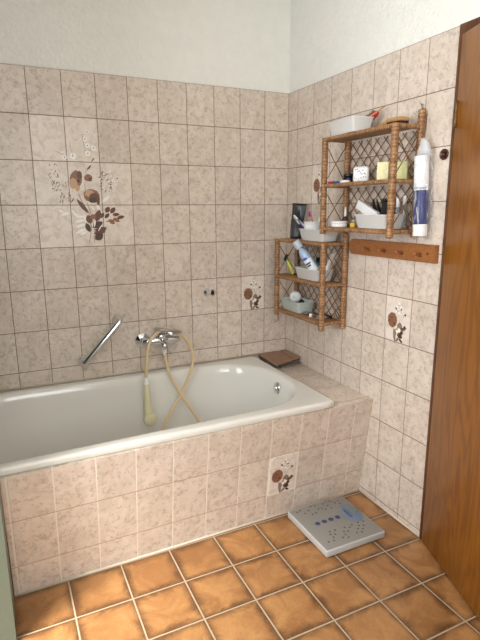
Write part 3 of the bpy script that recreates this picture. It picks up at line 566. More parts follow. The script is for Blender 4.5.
b0 = make_bin('storage_bin', 'white plastic bin on top of the upper wicker shelf', M_bin); b0['group'] = GB
b0.location = (-.105, -.695, UZ[0]+.0005); b0.rotation_euler = (0, 0, -.10)
dup(b0, (-.083, -.885, UZ[2]+.0005), -.02, 'white plastic bin on the lowest level of the upper wicker shelf, holding black items')
dup(b0, (-.085, -.448, LZ[0]+.0005), .02, 'white plastic bin on top of the lower wicker shelf, holding the toothbrush bowl')
dup(b0, (-.085, -.415, LZ[1]+.0005), .02, 'white plastic bin on the middle level of the lower wicker shelf, holding mouthwash')
b4 = make_bin('storage_bin', 'pale aqua plastic bin on the lowest level of the lower wicker shelf', M_aqua, .19, .105, .060); b4['group'] = GB
b4.location = (-.085, -.262, LZ[2]+.0005)

# ------------------------------------------------------------------ things on top of the upper shelf
br = thing('nail_brush', 'wooden brush with dark bristles lying on top of the upper wicker shelf', 'brush', (-.085, -.94, UZ[0]))
MB_ = Matrix.Translation((-.085, -.965, UZ[0]+.0195)) @ Matrix.Rotation(math.radians(-8), 4, 'Z') @ Matrix.Rotation(math.radians(3), 4, 'X')
bm = NB(); box(bm, -.024, .024, -.045, .050, -.006, .010, bev=.006, seg=3, M=MB_)
tube(bm, [MB_ @ Vector(p) for p in ((0, .045, .002), (0, .075, -.002), (0, .11, -.008), (0, .14, -.013))], [.010, .009, .010, .007], 12); obj('brush_back', bm, M_brush, br)
bm = NB(); rnd = random.Random(5)
for i in range(9):
    for j in range(15):
        x, y = -.019+.038*i/8, -.040+.082*j/14
        tube(bm, [MB_ @ Vector((x, y, -.005)), MB_ @ Vector((x+rnd.uniform(-.001, .001), y+rnd.uniform(-.001, .001), -.0175))], .0022, 5)
obj('bristles', bm, M_black, br)
rb = thing('hair_brush', 'red brush head poking out of the bin on top of the upper shelf', 'brush', (-.06, -.76, UZ[0]+.01))
MR = align((-.078, -.70, UZ[0]+.020), (-.045, -.81, UZ[0]+.083)); MR2 = MR
bm = NB(); tube(bm, [MR @ Vector((0, 0, z)) for z in (0, .03, .05, .06, .085, .105, .118, .124)], [.004, .0045, .006, .011, .0145, .014, .010, .004], 14); obj('handle', bm, M_redp, rb)
bm = NB(); rnd = random.Random(8)
for i in range(6):
    for j in range(4):
        p = Vector((-.009+.006*j, .008, .062+.009*i)); tube(bm, [MR @ p, MR @ (p+Vector((0, .012, .001)))], .0011, 5)
obj('bristles', bm, M_black, rb)
bm = NB(); tube(bm, [(-.10, -.745, UZ[0]+.012), (-.085, -.80, UZ[0]+.060), (-.058, -.865, UZ[0]+.094)], [.003, .003, .0022], 8)
solo('wooden_stick', bm, M_brush, 'thin wooden stick leaning in the bin on top of the upper shelf', 'stick')

# ------------------------------------------------------------------ middle level of the upper shelf
z = UZ[1]
j = thing('cream_jar', 'small dark jar on the middle level of the upper shelf, left of the patterned packet', 'jar', (-.075, -.656, z))
bm = NB(); lathe(bm, [(0, 0), (.019, 0), (.0215, .003), (.0215, .022), (.019, .025), (0, .025)], Matrix.Translation((-.075, -.656, z+.0005))); obj('jar_body', bm, plain('midnight_blue_glass', (22, 26, 54), .12), j)
bm = NB(); lathe(bm, [(0, .0255), (.0225, .0255), (.0225, .040), (.0205, .042), (0, .042)], Matrix.Translation((-.075, -.656, z))); obj('lid', bm, M_black, j)
bm = NB(); lathe(bm, [(0, 0), (.022, 0), (.022, .008), (.020, .010), (0, .010)], Matrix.Translation((-.118, -.690, z+.0005))); solo('powder_compact', bm, M_white, 'flat white compact lying in front of the dark jar', 'compact')
mk = thing('marker_pen', 'small pen with red cap and blue barrel lying on the middle shelf', 'pen', (-.125, -.61, z))
bm = NB(); tube(bm, [(-.128, -.574, z+.006), (-.127, -.576, z+.006), (-.124, -.612, z+.006)], [.003, .0045, .0055], 12); obj('cap', bm, M_redp, mk)
bm = NB(); tube(bm, [(-.124, -.613, z+.006), (-.118, -.655, z+.006), (-.118, -.656, z+.006)], [.0055, .0055, .003], 12); obj('barrel', bm, M_bluep, mk)
pk = thing('tissue_packet', 'white packet with small grey motifs standing on the middle shelf', 'packet', (-.070, -.742, z))
MP = Matrix.Translation((-.072, -.742, z+.0005)) @ Matrix.Rotation(math.radians(-52), 4, 'Z')
bm = NB(); box(bm, -.034, .034, -.017, .017, .0, .066, bev=.010, seg=4, M=MP)
for v in bm.verts:
    v.co += Vector((random.uniform(-1, 1), random.uniform(-1, 1), 0))*.0009
obj('wrapper', bm, M_white, pk)
bm = NB(); rnd = random.Random(21); G1 = plain('grey_motif', (96, 100, 124), .4)
for i in range(15):
    x, zz = -.024+.048*((i*7) % 15)/14, .012+.042*rnd.random(); a = rnd.uniform(0, PI)
    c = Vector((x, -.0186, zz)); d = Vector((math.cos(a), 0, math.sin(a)))*.0045; n = Vector((-d.z, 0, d.x))*.45
    bm.faces.new([bm.verts.new(MP @ (c+q)) for q in (d, n, -d, -n)])
obj('motif', bm, G1, pk)
def sponge(name, mat, x, y, w, d, h, rot, lab):
    M = Matrix.Translation((x, y, z+.0005)) @ Matrix.Rotation(math.radians(rot), 4, 'Z')
    bm = NB(); rnd = random.Random(int(abs(y)*1000))
    for k in range(3): box(bm, -w/2, w/2, -d/2+k*d/3+.0004, -d/2+(k+1)*d/3-.0004, 0, h-.001*k, bev=.003, M=M)
    return solo(name, bm, mat, lab, 'sponge')
sponge('sponge_cloth', M_sponge, -.082, -.893, .046, .032, .072, -50, 'pale yellow sponge block on the middle shelf, left of the near front post')
sponge('sponge_cloth', M_grsp, -.055, -.972, .042, .028, .068, -50, 'lime yellow sponge block on the middle shelf, right of the near front post')
# ------------------------------------------------------------------ lowest level of the upper shelf
z = UZ[2]
ds = thing('cream_tin', 'round white lidded tin on the lowest level of the upper shelf', 'tin', (-.105, -.64, z))
bm = NB(); lathe(bm, [(0, 0), (.034, 0), (.0365, .002), (.0365, .016), (0, .016)], Matrix.Translation((-.105, -.640, z+.0005)), 36); obj('tin_base', bm, M_white, ds)
bm = NB(); lathe(bm, [(0, .0168), (.038, .0168), (.038, .025), (.036, .027), (0, .027)], Matrix.Translation((-.105, -.640, z)), 36); obj('lid', bm, M_white, ds)
bm = NB(); lathe(bm, [(0, 0), (.014, 0), (.015, .003), (.015, .036), (.010, .044), (.006, .047), (0, .047)], Matrix.Translation((-.052, -.614, z+.0005)), 20)
nb = thing('nail_polish_bottle', 'small dark bottle with a slim white tip behind the white tin', 'bottle', (-.052, -.614, z)); obj('bottle_body', bm, plain('brown_glass', (70, 44, 34), .1), nb)
bm = NB(); tube(bm, [(-.052, -.614, z+.0475), (-.052, -.614, z+.060), (-.052, -.614, z+.090)], [.0058, .0055, .004], 12); obj('cap', bm, M_white, nb)
gl = thing('perfume_bottle', 'tiny clear bottle of golden liquid between the white tin and the bin', 'bottle', (-.10, -.735, z))
bm = NB(); lathe(bm, [(0, 0), (.0125, 0), (.014, .003), (.014, .018), (.009, .023), (0, .023)], Matrix.Translation((-.100, -.735, z+.0005)), 18); obj('bottle_body', bm, M_gold, gl)
bm = NB(); lathe(bm, [(0, .0238), (.007, .0238), (.007, .036), (0, .037)], Matrix.Translation((-.100, -.735, z)), 16); obj('cap', bm, M_glass, gl)
bm = NB(); MS = align((-.080, -.856, z+.052), (-.080, -.722, z+.112)); box(bm, -.011, .011, -.020, .020, -.015, .125, bev=.004, seg=3, M=MS)
solo('white_carton', bm, M_white, 'white flat carton leaning out of the bin on the lowest level of the upper shelf', 'carton')
hc = thing('hair_clip', 'black claw hair clip with pointed prongs in the bin of black items', 'hair clip', (-.07, -.87, z+.01))
for s, nm in ((1, 'jaw'), (-1, 'jaw')):
    bm = NB(); a = Vector((-.060+.006*s, -.895, z+.040)); tube(bm, smooth_pts([a+Vector((0, .005, 0)), a+Vector((.004*s, .035, .018)), a+Vector((.006*s, .060, .052)), a+Vector((.002*s, .068, .082))], 5), [.014-.0008*i for i in range(16)], 10, sq=3)
    obj(nm, bm, M_black, hc)
bm = NB(); box(bm, -.092, -.052, -.948, -.902, z+.012, z+.112, bev=.004, M=None)
bx = thing('black_case', 'black rectangular case standing in the bin next to the claw clip', 'case', (-.07, -.925, z+.01)); obj('case_body', bm, M_black, bx)
bm = NB(); box(bm, -.093, -.051, -.949, -.901, z+.1125, z+.122, bev=.003); obj('lid', bm, plain('matt_black', (34, 34, 38), .5), bx)
for k, (x, y, h) in enumerate(((-.062, -.968, .118), (-.043, -.985, .125))):
    c = thing('clear_bottle', ('clear little bottle with white cap in the bin, nearer the front post', 'clear little bottle with white cap in the bin, nearer the wall')[k], 'bottle', (x, y, z+.006))
    bm = NB(); lathe(bm, [(0, 0), (.008, 0), (.009, .003), (.009, h-.045), (.006, h-.038), (0, h-.038)], Matrix.Translation((x, y, z+.006)), 16); obj('bottle_body', bm, M_glass, c)
    bm = NB(); lathe(bm, [(0, h-.037), (.0078, h-.037), (.0078, h-.004), (.006, h), (0, h)], Matrix.Translation((x, y, z+.006)), 16); obj('cap', bm, M_white, c)

# ------------------------------------------------------------------ top of the lower shelf
z = LZ[0]
pou = thing('toiletry_pouch', 'tall black vinyl pouch standing at the corner end of the lower wicker shelf', 'pouch', (-.06, -.21, z))
def pv(u, v, front):   # u across 0..1, v up 0..1
    w = .068+.012*v; th = .016*(1-.85*v)*(1-abs(2*u-1)**3)+.0015
    c = Vector((-.062, -.218, 0))+Vector((0, -.024, 0))*v*.4
    ax = Vector((.56, -.83, 0)); nn = Vector((-.83, -.56, 0))
    ridge = .007*math.exp(-((u-.25-.1*v)/.10)**2)+.004*math.sin(5*u+6*v)*(.3+v)
    lean = -.018*(1-v)
    return c+ax*(w*(u-.5)+lean*-.0)+nn*((th if front else -th)+ridge)+Vector((0, 0, z+.001+.180*v+.010*v*(abs(u-.12)*-.6+.2)))+Vector((0, .022*(1-v), 0))
bm = NB(); NU, NV = 18, 16; R = []
for v in range(NV+1):
    R.append([bm.verts.new(pv(u/NU, v/NV, 1)) for u in range(NU+1)]+[bm.verts.new(pv(u/NU, v/NV, 0)) for u in range(NU, -1, -1)])
rings_to_faces(bm, R); bm.faces.new(R[0][::-1]); bm.faces.new(R[-1]); obj('pouch_body', bm, M_dark, pou)
bm = NB(); tube(bm, [pv(u/10, 1, 1)+Vector((0, 0, .002)) for u in range(11)], .0028, 8); obj('zip_edge', bm, M_black, pou)
cu = thing('toothbrush_bowl', 'round white bowl with a spout set in the bin on the lower shelf top', 'bowl', (-.085, -.378, z+.005))
CX, CY = -.085, -.392
bm = NB(); lathe(bm, [(0, .006), (.028, .006), (.031, .008), (.040, .052), (.0415, .070), (.044, .071), (.044, .0735), (.041, .0735), (.0385, .070), (.036, .052), (.028, .012), (0, .010)], Matrix.Translation((CX, CY, z+.016)) @ Matrix.Diagonal((1.08, 1.08, 1.06, 1)), 36); obj('bowl_body', bm, M_white, cu)
bm = NB(); box(bm, -.010, .010, -.003, .003, -.022, .022, bev=.0025, M=Matrix.Translation((CX+.012, CY-.049, z+.101)) @ Matrix.Rotation(math.radians(28), 4, 'X')); obj('grip', bm, M_white, cu)
def toothbrush(base, head, hc_, bc, lab):
    t = thing('toothbrush', lab, 'toothbrush', base, group='toothbrushes in the white bowl'); a, b = Vector(base), Vector(head); d = (b-a)
    bm = NB(); tube(bm, [a, a+d*.25, a+d*.5, a+d*.74, a+d*.80, a+d*.97, b], [.0035, .0048, .0042, .0028, .0042, .0052, .003], 10); obj('handle', bm, hc_, t)
    M = align(a+d*.82, b); L = (d*.18).length
    bm = NB()
    for i in range(5):
        for q in (-.003, 0, .003): tube(bm, [M @ Vector((q, 0, L*i/5)), M @ Vector((q, -.013, L*i/5))], .0017, 6)
    obj('bristles', bm, bc, t); return t
toothbrush((-.078, -.405, z+.020), (-.092, -.222, z+.124), M_white, plain('pale_green', (178, 200, 150), .6), 'toothbrush in the white bowl with a pale handle and greenish head, reaching furthest left')
toothbrush((-.110, -.400, z+.026), (-.104, -.280, z+.104), plain('violet_plastic', (92, 84, 168), .35), M_white, 'violet toothbrush in the white bowl lying just below the pale one')
tb3 = toothbrush((-.080, -.418, z+.020), (-.085, -.367, z+.146), plain('pink_plastic', (214, 92, 130), .35), plain('blue_bristle', (50, 76, 176), .6), 'upright pink toothbrush with blue bristles in the white bowl')

# ------------------------------------------------------------------ middle level of the lower shelf
z = LZ[1]
mw = thing('mouthwash_bottle', 'light blue mouthwash bottle tilted against the bin on the lower shelf', 'bottle', (-.10, -.45, z+.01))
A = Vector((-.083, -.462, z+.024)); B = Vector((-.186, -.392, z+.196)); L = (B-A).length; MM = align(A, B)
MW = plain('light_blue_liquid', (178, 202, 230), .12, trans=.2, coat=.3)
bm = NB(); lathe(bm, [(0, 0), (.022, 0), (.028, .004), (.030, .012), (.030, L*.55), (.027, L*.66), (.018, L*.75), (.013, L*.78), (.013, L*.80), (0, L*.80)], MM @ Matrix.Diagonal((1.2, 1.2, 1, 1)), 30, sx=1.0, sy=.72); obj('bottle_body', bm, MW, mw)
bm = NB(); lathe(bm, [(0, L*.802), (.0155, L*.802), (.0165, L*.82), (.0165, L*.99), (.0155, L*1.0), (0, L*1.0)], MM @ Matrix.Diagonal((1.2, 1.2, 1, 1)), 26); obj('cap', bm, plain('frosted_cap', (206, 216, 226), .3, trans=.3), mw)
def wrap_patch(bm, z0, z1, a0, a1, r, mi=0, n=10):
    rows = []
    for zz in (z0, z1): rows.append([bm.verts.new(MM @ Vector((1.2*r*math.cos(a0+(a1-a0)*k/n), 1.2*r*.72*math.sin(a0+(a1-a0)*k/n), zz))) for k in range(n+1)])
    rings_to_faces(bm, rows, closed=False, mi=mi)
# direction of the camera side in the bottle's frame
vd = (MM.to_3x3().inverted() @ Vector((-.85, -.50, .05))); ac = math.atan2(vd.y/.72, vd.x)
bm = NB(); wrap_patch(bm, L*.10, L*.50, ac-1.15, ac+1.15, .0304, 0)
obj('label', bm, [plain('label_pale', (226, 234, 242), .4)], mw, 'pale label on the bottle')
bm = NB()
for zz, w in ((.40, .62), (.345, .42)): wrap_patch(bm, L*(zz-.018), L*(zz+.018), ac-w, ac+w, .0308)
obj('label_print', bm, M_black, mw)
bm = NB(); wrap_patch(bm, L*.50, L*.56, ac-.5, ac+.5, .0306); obj('logo', bm, plain('label_blue', (66, 92, 176), .4), mw)
rz = thing('razor', 'razor with black head and yellow-green handle leaning beside the middle bin', 'razor', (-.095, -.20, z))
bm = NB(); tube(bm, smooth_pts([(-.092, -.222, z+.004), (-.095, -.208, z+.03), (-.098, -.190, z+.060), (-.100, -.172, z+.078)], 4), [.0055]*5+[.0075]*5+[.005]*3, 12)
obj('handle', bm, plain('yellow_green_rubber', (214, 216, 70), .45), rz)
bm = NB(); box(bm, -.008, .008, -.021, .021, -.012, .012, bev=.004, M=Matrix.Translation((-.102, -.163, z+.092)) @ Matrix.Rotation(math.radians(28), 4, 'X') @ Matrix.Rotation(math.radians(-40), 4, 'Z')); obj('razor_head', bm, M_black, rz)
bm = NB(); tube(bm, [(-.060, -.224, z+.004), (-.055, -.180, z+.105), (-.053, -.176, z+.112)], [.003, .0035, .006], 8); solo('grey_comb', bm, plain('grey_plastic', (120, 130, 120), .4), 'slim grey stick behind the razor on the middle level of the lower shelf', 'stick')
tp = thing('toothpaste_tube', 'white toothpaste tube standing in the middle bin near the front post', 'toothpaste tube', (-.06, -.50, z+.01))
A = Vector((-.075, -.478, z+.014)); B = Vector((-.058, -.545, z+.140)); M2 = align(A, B); L = (B-A).length
bm = NB(); R = []
for q in range(9):
    t_ = q/8; a, b = .0115+.004*t_, .0115*(1-t_)+.0012
    R.append([bm.verts.new(M2 @ Vector((a*math.cos(2*PI*k/20), b*math.sin(2*PI*k/20), .02+(L-.02)*t_))) for k in range(20)])
rings_to_faces(bm, R); bm.faces.new(R[0][::-1]); bm.faces.new(R[-1]); obj('tube_body', bm, M_white, tp)
bm = NB(); lathe(bm, [(0, 0), (.009, 0), (.0105, .0195), (0, .0195)], M2, 16); obj('cap', bm, M_bluep, tp)
bm = NB(); tube(bm, [(-.112, -.452, z+.012), (-.112, -.532, z+.110)], .0035, 10); solo('wooden_stick', bm, M_brush, 'thin wooden stick leaning in the middle bin beside the toothpaste', 'stick')
bm = NB(); lathe(bm, [(0, 0), (.016, 0), (.017, .004), (.017, .078), (.012, .084), (0, .084)], Matrix.Translation((-.062, -.415, z+.006)), 22)
tl = thing('teal_bottle', 'teal bottle standing behind the mouthwash in the middle bin', 'bottle', (-.062, -.415, z+.006)); obj('bottle_body', bm, plain('teal_plastic', (28, 110, 122), .3), tl)
bm = NB(); lathe(bm, [(0, .0845), (.010, .0845), (.010, .104), (0, .105)], Matrix.Translation((-.062, -.415, z+.006)), 18); obj('cap', bm, M_black, tl)
# ------------------------------------------------------------------ lowest level of the lower shelf
z = LZ[2]
fl = thing('dental_floss_roll', 'round white tape roll resting on the pale aqua bin', 'roll', (-.085, -.236, z+.05))
MF = Matrix.Translation((-.085, -.240, z+.074)) @ Matrix.Scale(1.12, 4) @ Matrix.Rotation(math.radians(58), 4, 'Z') @ Matrix.Rotation(math.radians(72), 4, 'Y')
bm = NB(); lathe(bm, [(.010, -.013), (.024, -.013), (.027, -.009), (.028, 0), (.027, .009), (.024, .013), (.010, .013), (.009, .008), (.009, -.008), (.010, -.013)], MF, 30, cap=False); obj('roll_body', bm, M_white, fl)
bm = NB(); lathe(bm, [(0, -.009), (.0088, -.009), (.0088, .009), (0, .009)], MF, 18); obj('core', bm, M_bin, fl)
bm = NB(); tube(bm, smooth_pts([(-.085, -.290, z+.052), (-.090, -.312, z+.064), (-.088, -.330, z+.058)], 4), [.006, .007, .008, .009, .008, .007, .0065, .006, .005], 10); solo('black_clip', bm, M_black, 'small black clip resting on the rim of the pale aqua bin', 'clip')
sc = thing('scissors', 'small metal scissors lying at the near end of the lowest shelf level', 'scissors', (-.085, -.42, z))
for s in (1, -1):
    bm = NB(); tube(bm, [(-.085-.016*s, -.478, z+.006+.001*s), (-.085, -.425, z+.006+.001*s), (-.085+.009*s, -.370, z+.005+.001*s)], [.0035, .0045, .0015], 8)
    tube(bm, [(-.085-.024*s+.012*math.cos(a), -.496+.014*math.sin(a), z+.006) for a in [2*PI*k/14 for k in range(15)]], .0028, 8, cap=False); obj('blade', bm, M_chromed, sc)
bm = NB(); box(bm, -.115, -.070, -.395, -.355, z+.0005, z+.012, bev=.004); solo('nail_clipper', bm, M_chromed, 'grey metal nail clipper beside the pale aqua bin', 'nail clipper')
bm = NB(); lathe(bm, [(0, 0), (.009, 0), (.009, .016), (.006, .020), (0, .020)], Matrix.Translation((-.118, -.445, z+.0005)), 16); solo('pill_bottle', bm, M_white, 'tiny white pot in front of the scissors', 'pot')
bm = NB(); tube(bm, smooth_pts([(-.040, -.44, z+.008), (-.045, -.48, z+.010), (-.05, -.53, z+.008)], 4), [.006, .007, .008, .008, .008, .007, .006, .006, .005], 10); solo('black_comb', bm, M_black, 'small black grooming tool against the lattice on the lowest shelf level', 'comb')

# ------------------------------------------------------------------ bag of cotton pads on a nail
bg = thing('cotton_pad_bag', 'hanging clear bag of cotton pads with a white and navy label', 'cotton pads', (-.04, -1.06, 1.285))
def bagM(zz, dy=0): return Vector((-.043, -1.0635-.020*(1.65-zz)/.36+dy, zz))
bm = NB(); R = []
prof = [(1.655, .004, .004), (1.650, .010, .009), (1.635, .018, .015), (1.61, .027, .022), (1.575, .035, .028), (1.54, .0385, .031), (1.45, .0395, .032), (1.36, .0395, .032), (1.32, .0375, .032), (1.292, .034, .028), (1.279, .022, .018), (1.275, .006, .006)]
for i, (zz, a, b) in enumerate(prof):
    c = bagM(zz, -.006 if .01 < a else 0); ring = []
    for k in range(32):
        th = 2*PI*k/32; w = 1+.035*math.sin(7*th+i*1.1)+.03*math.sin(11*th-i)
        ring.append(bm.verts.new(c+Vector((b*w*math.sin(th), a*w*math.cos(th), 0))))
    R.append(ring)
rings_to_faces(bm, R); bm.faces.new(R[0]); bm.faces.new(R[-1][::-1])
tb_ = NT('clear_bag_film'); tcb = tb_.new('ShaderNodeTexCoord').outputs['Object']
mpb = tb_.new('ShaderNodeMapping'); tb_.l.new(tcb, mpb.inputs[0]); mpb.inputs['Scale'].default_value = (1, 1, .28)
sz = tb_.new('ShaderNodeSeparateXYZ'); tb_.l.new(tcb, sz.inputs[0])
nz = tb_.step(tb_.noise(mpb.outputs[0], 60, 3, .5, .5), .52, .66, 0., .45)
top = tb_.step(sz.outputs[2], .285, .33, 0., .5)
tb_.set(Base_Color=lin((232, 236, 238)), Roughness=.14, Alpha=tb_.math('ADD', tb_.math('MAXIMUM', nz, top), .05, clamp=True)); M_bag = tb_.m
obj('bag_film', bm, M_bag, bg, 'crinkled clear film')
NAVY = plain('navy_label', (26, 32, 104), .35)
def roll(z0, z1, r, mat, name, lab=None):
    bm = NB(); p0, p1 = bagM(z0, .006), bagM(z1, .006); lathe(bm, [(0, 0), (r*.97, 0), (r, .002), (r, (p1-p0).length-.002), (r*.97, (p1-p0).length), (0, (p1-p0).length)], align(p0, p1), 30); return obj(name, bm, mat, bg, lab)
roll(1.290, 1.335, .0268, plain('cotton', (240, 240, 236), .9), 'cotton_pads', 'white cotton pads showing at the bottom')
roll(1.336, 1.462, .0275, NAVY, 'navy_label', 'navy lower half of the label')
roll(1.463, 1.590, .0275, plain('white_label', (240, 242, 246), .4), 'white_label', 'white upper half of the label')
cv = bpy.data.curves.new('lettering', 'FONT'); cv.body = 'compads'; cv.size = .0155; cv.align_x = 'CENTER'; cv.extrude = 0; cv.space_character = 1.05
tmp = bpy.data.objects.new('tmp', cv); COL.objects.link(tmp); dg = bpy.context.evaluated_depsgraph_get(); me = bpy.data.meshes.new_from_object(tmp.evaluated_get(dg))
bm = NB(); bm.from_mesh(me); bpy.data.objects.remove(tmp); bpy.data.curves.remove(cv); bpy.data.meshes.remove(me)
bmesh.ops.triangulate(bm, faces=bm.faces[:]); bmesh.ops.subdivide_edges(bm, edges=[e for e in bm.edges if e.calc_length() > .004], cuts=2)
face_dir = math.atan2(-.62, -.78); c0 = bagM(1.468, .006)
for v in bm.verts:
    a = face_dir+v.co.x/.0282; v.co = Vector((c0.x+.0282*math.cos(a), c0.y+.0282*math.sin(a), 1.468+v.co.y))
obj('lettering', bm, NAVY, bg, 'small navy lettering')
bm = NB(); tube(bm, smooth_pts([(-.012, -1.010, 1.785), (-.020, -1.028, 1.74), (-.030, -1.044, 1.69), (-.042, -1.0635, 1.652)], 5), .0017, 6)
tube(bm, smooth_pts([(-.012, -1.006, 1.785), (-.014, -1.040, 1.74), (-.025, -1.052, 1.69), (-.043, -1.0635, 1.652)], 5), .0015, 6); obj('cord', bm, M_cane, bg, 'dark cord')
bm = NB(); tube(bm, [(0, -1.008, 1.786), (-.014, -1.008, 1.788)], .0018, 8); tube(bm, smooth_pts([(-.014, -1.008, 1.788), (-.019, -1.008, 1.790), (-.020, -1.008, 1.798)], 3), .0018, 8); solo('wall_hook', bm, M_chromed, 'small metal hook above the near back post of the upper shelf', 'hook')

# ------------------------------------------------------------------ wooden hook rail, suction hook
hr = thing('hook_rail', 'reddish wooden rail with four small pegs on the right wall below the shelves', 'hook rail', (0, -.87, 1.185))
bm = NB(); y0, y1, za, zb, c = -.605, -1.140, 1.187, 1.257, .018
P = [(y0-c, zb), (y1, zb), (y1, za), (y0-c, za), (y0, za+c), (y0, zb-c)]
R = [[bm.verts.new((x, y, zz)) for y, zz in P] for x in (-.0003, -.019)]
rings_to_faces(bm, R, smooth=False); f1 = bm.faces.new(R[0]); f2 = bm.faces.new(R[1][::-1])
bmesh.ops.bevel(bm, geom=[e for e in f2.edges], offset=.003, segments=2, affect='EDGES'); obj('board', bm, M_rail, hr)
for y in (-.752, -.856, -.960, -1.062):
    bm = NB(); tube(bm, [(-.018, y, 1.214), (-.034, y-.001, 1.2165), (-.046, y-.002, 1.220), (-.053, y-.003, 1.223), (-.058, y-.003, 1.225)], [.008, .0065, .0075, .0085, .004], 14); obj('peg', bm, M_rail, hr)
for y in (-.640, -1.102):
    bm = NB(); lathe(bm, [(0, 0), (.0045, 0), (.0045, .001), (.002, .0018), (0, .0018)], align((-.019, y, 1.222), (-1, y, 1.222)), 12); obj('screw', bm, M_frame, hr, 'dark screw head')
sh = thing('suction_disc', 'round dark brown disc on the right wall between cotton pad bag and door', 'disc', (0, -1.113, 1.56))
bm = NB(); lathe(bm, [(0, 0), (.0195, 0), (.0205, .002), (.0195, .005), (.0165, .0065), (.0155, .004), (0, .004)], align((0, -1.129, 1.591), (-1, -1.129, 1.591)), 32); obj('rim', bm, plain('dark_brown_plastic', (72, 38, 24), .25), sh)
bm = NB(); lathe(bm, [(0, .0042), (.009, .0042), (.007, .008), (0, .009)], align((0, -1.129, 1.591), (-1, -1.129, 1.591)), 20); obj('boss', bm, plain('dark_brown_boss', (58, 30, 20), .3), sh)
bm = NB(); lathe(bm, [(0, 0), (.006, 0), (.005, .002), (0, .0025)], align((0, -1.075, 1.640), (-1, -1.075, 1.640)), 9, sy=.5); solo('adhesive_scrap', bm, M_white, 'tiny white scrap of adhesive on a tile above the brown disc', 'scrap')

# ------------------------------------------------------------------ bathroom scale
sca = thing('bathroom_scale', 'grey digital bathroom scale with a blue display on the floor in the corner', 'scale', (-.296, -.945, 0), math.radians(.5))
M_scale = plain('silver_grey_plastic', (138, 135, 129), .42); M_scside = plain('light_silver_edge', (190, 190, 190), .3)
X0, X1, Y0, Y1 = -.447, -.143, -1.098, -.787
bm = NB(); box(bm, X0, X1, Y0, Y1, .0045, .0355, bev=.004, seg=3); obj('body', bm, M_scside, sca)
bm = NB(); box(bm, X0+.004, X1-.004, Y0+.004, Y1-.004, .0335, .036, bev=.0012)
obj('top_plate', bm, M_scale, sca)
for x in (X0+.03, X1-.03):
    for y in (Y0+.03, Y1-.03):
        bm = NB(); lathe(bm, [(0, 0), (.012, 0), (.012, .0045), (0, .0045)], Matrix.Translation((x, y, .0002)), 16); obj('foot', bm, M_black, sca)
ZT = .0361
M_disp = plain('blue_display_oval', (108, 124, 142), .3); M_btn = plain('dark_blue_button', (62, 70, 104), .3); M_lcd = plain('grey_green_lcd', (112, 120, 116), .25)
bm = NB(); lathe(bm, [(0, 0), (1, 0), (.97, .0012), (0, .0014)], Matrix.Translation((-.191, -.927, ZT)) @ Matrix.Rotation(math.radians(80), 4, 'Z') @ Matrix.Diagonal((.067, .047, 1, 1)), 40); dsp = obj('display', bm, M_disp, sca, 'blue oval display panel')
bm = NB(); box(bm, -.1785, -.1585, -.937, -.893, ZT+.0013, ZT+.0022); obj('lcd', bm, M_lcd, dsp)
bm = NB()
for i in range(7): box(bm, -.217, -.2035, -.893-.0092*i-.0062, -.893-.0092*i, ZT+.0013, ZT+.0019)
for i in range(5): box(bm, -.1985, -.1935, -.902-.0085*i-.005, -.902-.0085*i, ZT+.0013, ZT+.0019)
obj('printed_text', bm, M_btn, dsp)
for x in (-.376, -.340, -.304, -.268):
    bm = NB(); lathe(bm, [(0, 0), (.0125, 0), (.0125, .0008), (.0105, .0018), (.006, .0010), (0, .0008)], Matrix.Translation((x, -.926, ZT)), 24); obj('button', bm, M_btn, sca)
bm = NB(); box(bm, -.402, -.398, -.934, -.918, ZT, ZT+.0006); box(bm, X0+.030, -.236, -.9475, -.9465, ZT, ZT+.0004); obj('printed_line', bm, plain('pale_print', (120, 124, 132), .4), sca)
BU = [(-.412, -.814), (-.393, -.81), (-.384, -.838), (-.359, -.827), (-.331, -.804), (-.312, -.808), (-.357, -.86), (-.336, -.856), (-.31, -.836), (-.293, -.841), (-.267, -.810), (-.247, -.800), (-.229, -.800), (-.255, -.832), (-.28, -.851), (-.252, -.855), (-.211, -.828), (-.19, -.820), (-.192, -.843), (-.222, -.812),
      (-.361, -.997), (-.334, -.998), (-.370, -1.015), (-.350, -1.021), (-.405, -1.052), (-.38, -1.054), (-.369, -1.035), (-.286, -1.001), (-.264, -1.010), (-.246, -1.000), (-.306, -1.024), (-.288, -1.028), (-.313, -1.044), (-.334, -1.054), (-.312, -1.063), (-.21, -.997), (-.184, -1.001), (-.220, -1.017), (-.201, -1.025), (-.238, -1.033), (-.220, -1.043), (-.26, -1.054), (-.237, -1.059)]
M_nub = plain('nub_plastic', (92, 88, 86), .25)
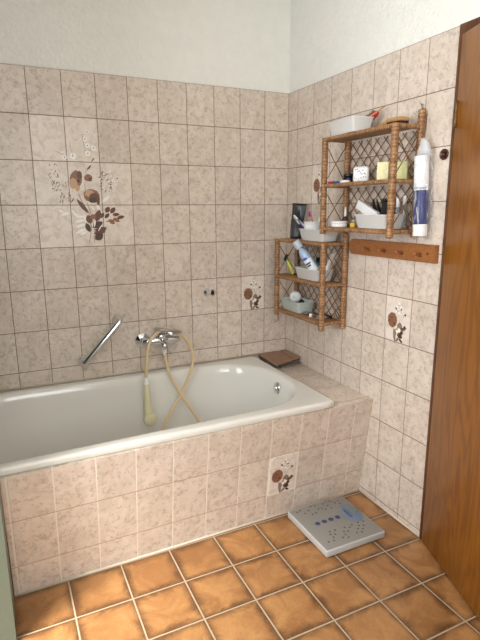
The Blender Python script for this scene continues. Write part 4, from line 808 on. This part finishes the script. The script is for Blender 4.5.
for x, y in BU:
    bm = NB(); lathe(bm, [(0, -.0003), (.0044, -.0003), (.0038, .0012), (.0020, .0022), (0, .0024)], Matrix.Translation((x, y, ZT)), 12); obj('nub', bm, M_nub, sca)

# ------------------------------------------------------------------ light
def area(name, loc, rot, sx, sy, power, col):
    L = bpy.data.lights.new(name, 'AREA'); L.shape = 'RECTANGLE'; L.size = sx; L.size_y = sy; L.energy = power; L.color = col
    o = bpy.data.objects.new(name, L); COL.objects.link(o); o.location = loc; o.rotation_euler = rot; return o
area('window_daylight', (-2.495, (WY0+WY1)/2, 1.55), (0, math.radians(-90), 0), 1.3, 1.25, 42, (.97, .985, 1))
area('rear_fill', (-1.5, -3.495, 1.65), (math.radians(90), 0, 0), 1.1, 1.0, 20, (.98, .99, 1))  # added fill from behind the camera for back wall and bath panel
area('ceiling_fill', (-.9, -2.0, ZC-.02), (0, 0, 0), .5, .5, 4, (1, .97, .92))  # weak overhead fill, added without any known ceiling fixture
sl = bpy.data.lights.new('hazy_sun', 'SUN'); sl.energy = 11; sl.angle = math.radians(22); sl.color = (1, .96, .88)
so = bpy.data.objects.new('hazy_sun', sl); COL.objects.link(so); so.rotation_euler = Vector((1.0, .58, -1.42)).to_track_quat('-Z', 'Y').to_euler()
W = bpy.data.worlds.new('daylight'); SC.world = W; W.use_nodes = True
bgd = W.node_tree.nodes['Background']; bgd.inputs[0].default_value = (.75, .85, 1, 1); bgd.inputs[1].default_value = 1.0

# ------------------------------------------------------------------ camera
cam = bpy.data.cameras.new('camera'); cam.sensor_fit = 'HORIZONTAL'; cam.sensor_width = 36; cam.lens = 501.777*36/480; cam.clip_start = .02
co = bpy.data.objects.new('camera', cam); COL.objects.link(co)
RM = Matrix(((.9019724, .0984399, -.4204227), (-.4317489, .1915978, -.8814098), (-.0062138, .9765244, .2153172)))
co.matrix_world = Matrix.Translation((-1.53033, -2.56263, 1.39631)) @ RM.to_4x4()
SC.camera = co
SC.view_settings.view_transform = 'Standard'; SC.view_settings.look = 'None'; SC.view_settings.gamma = 1; SC.view_settings.use_curve_mapping = False
SC.view_settings.exposure = 0.08
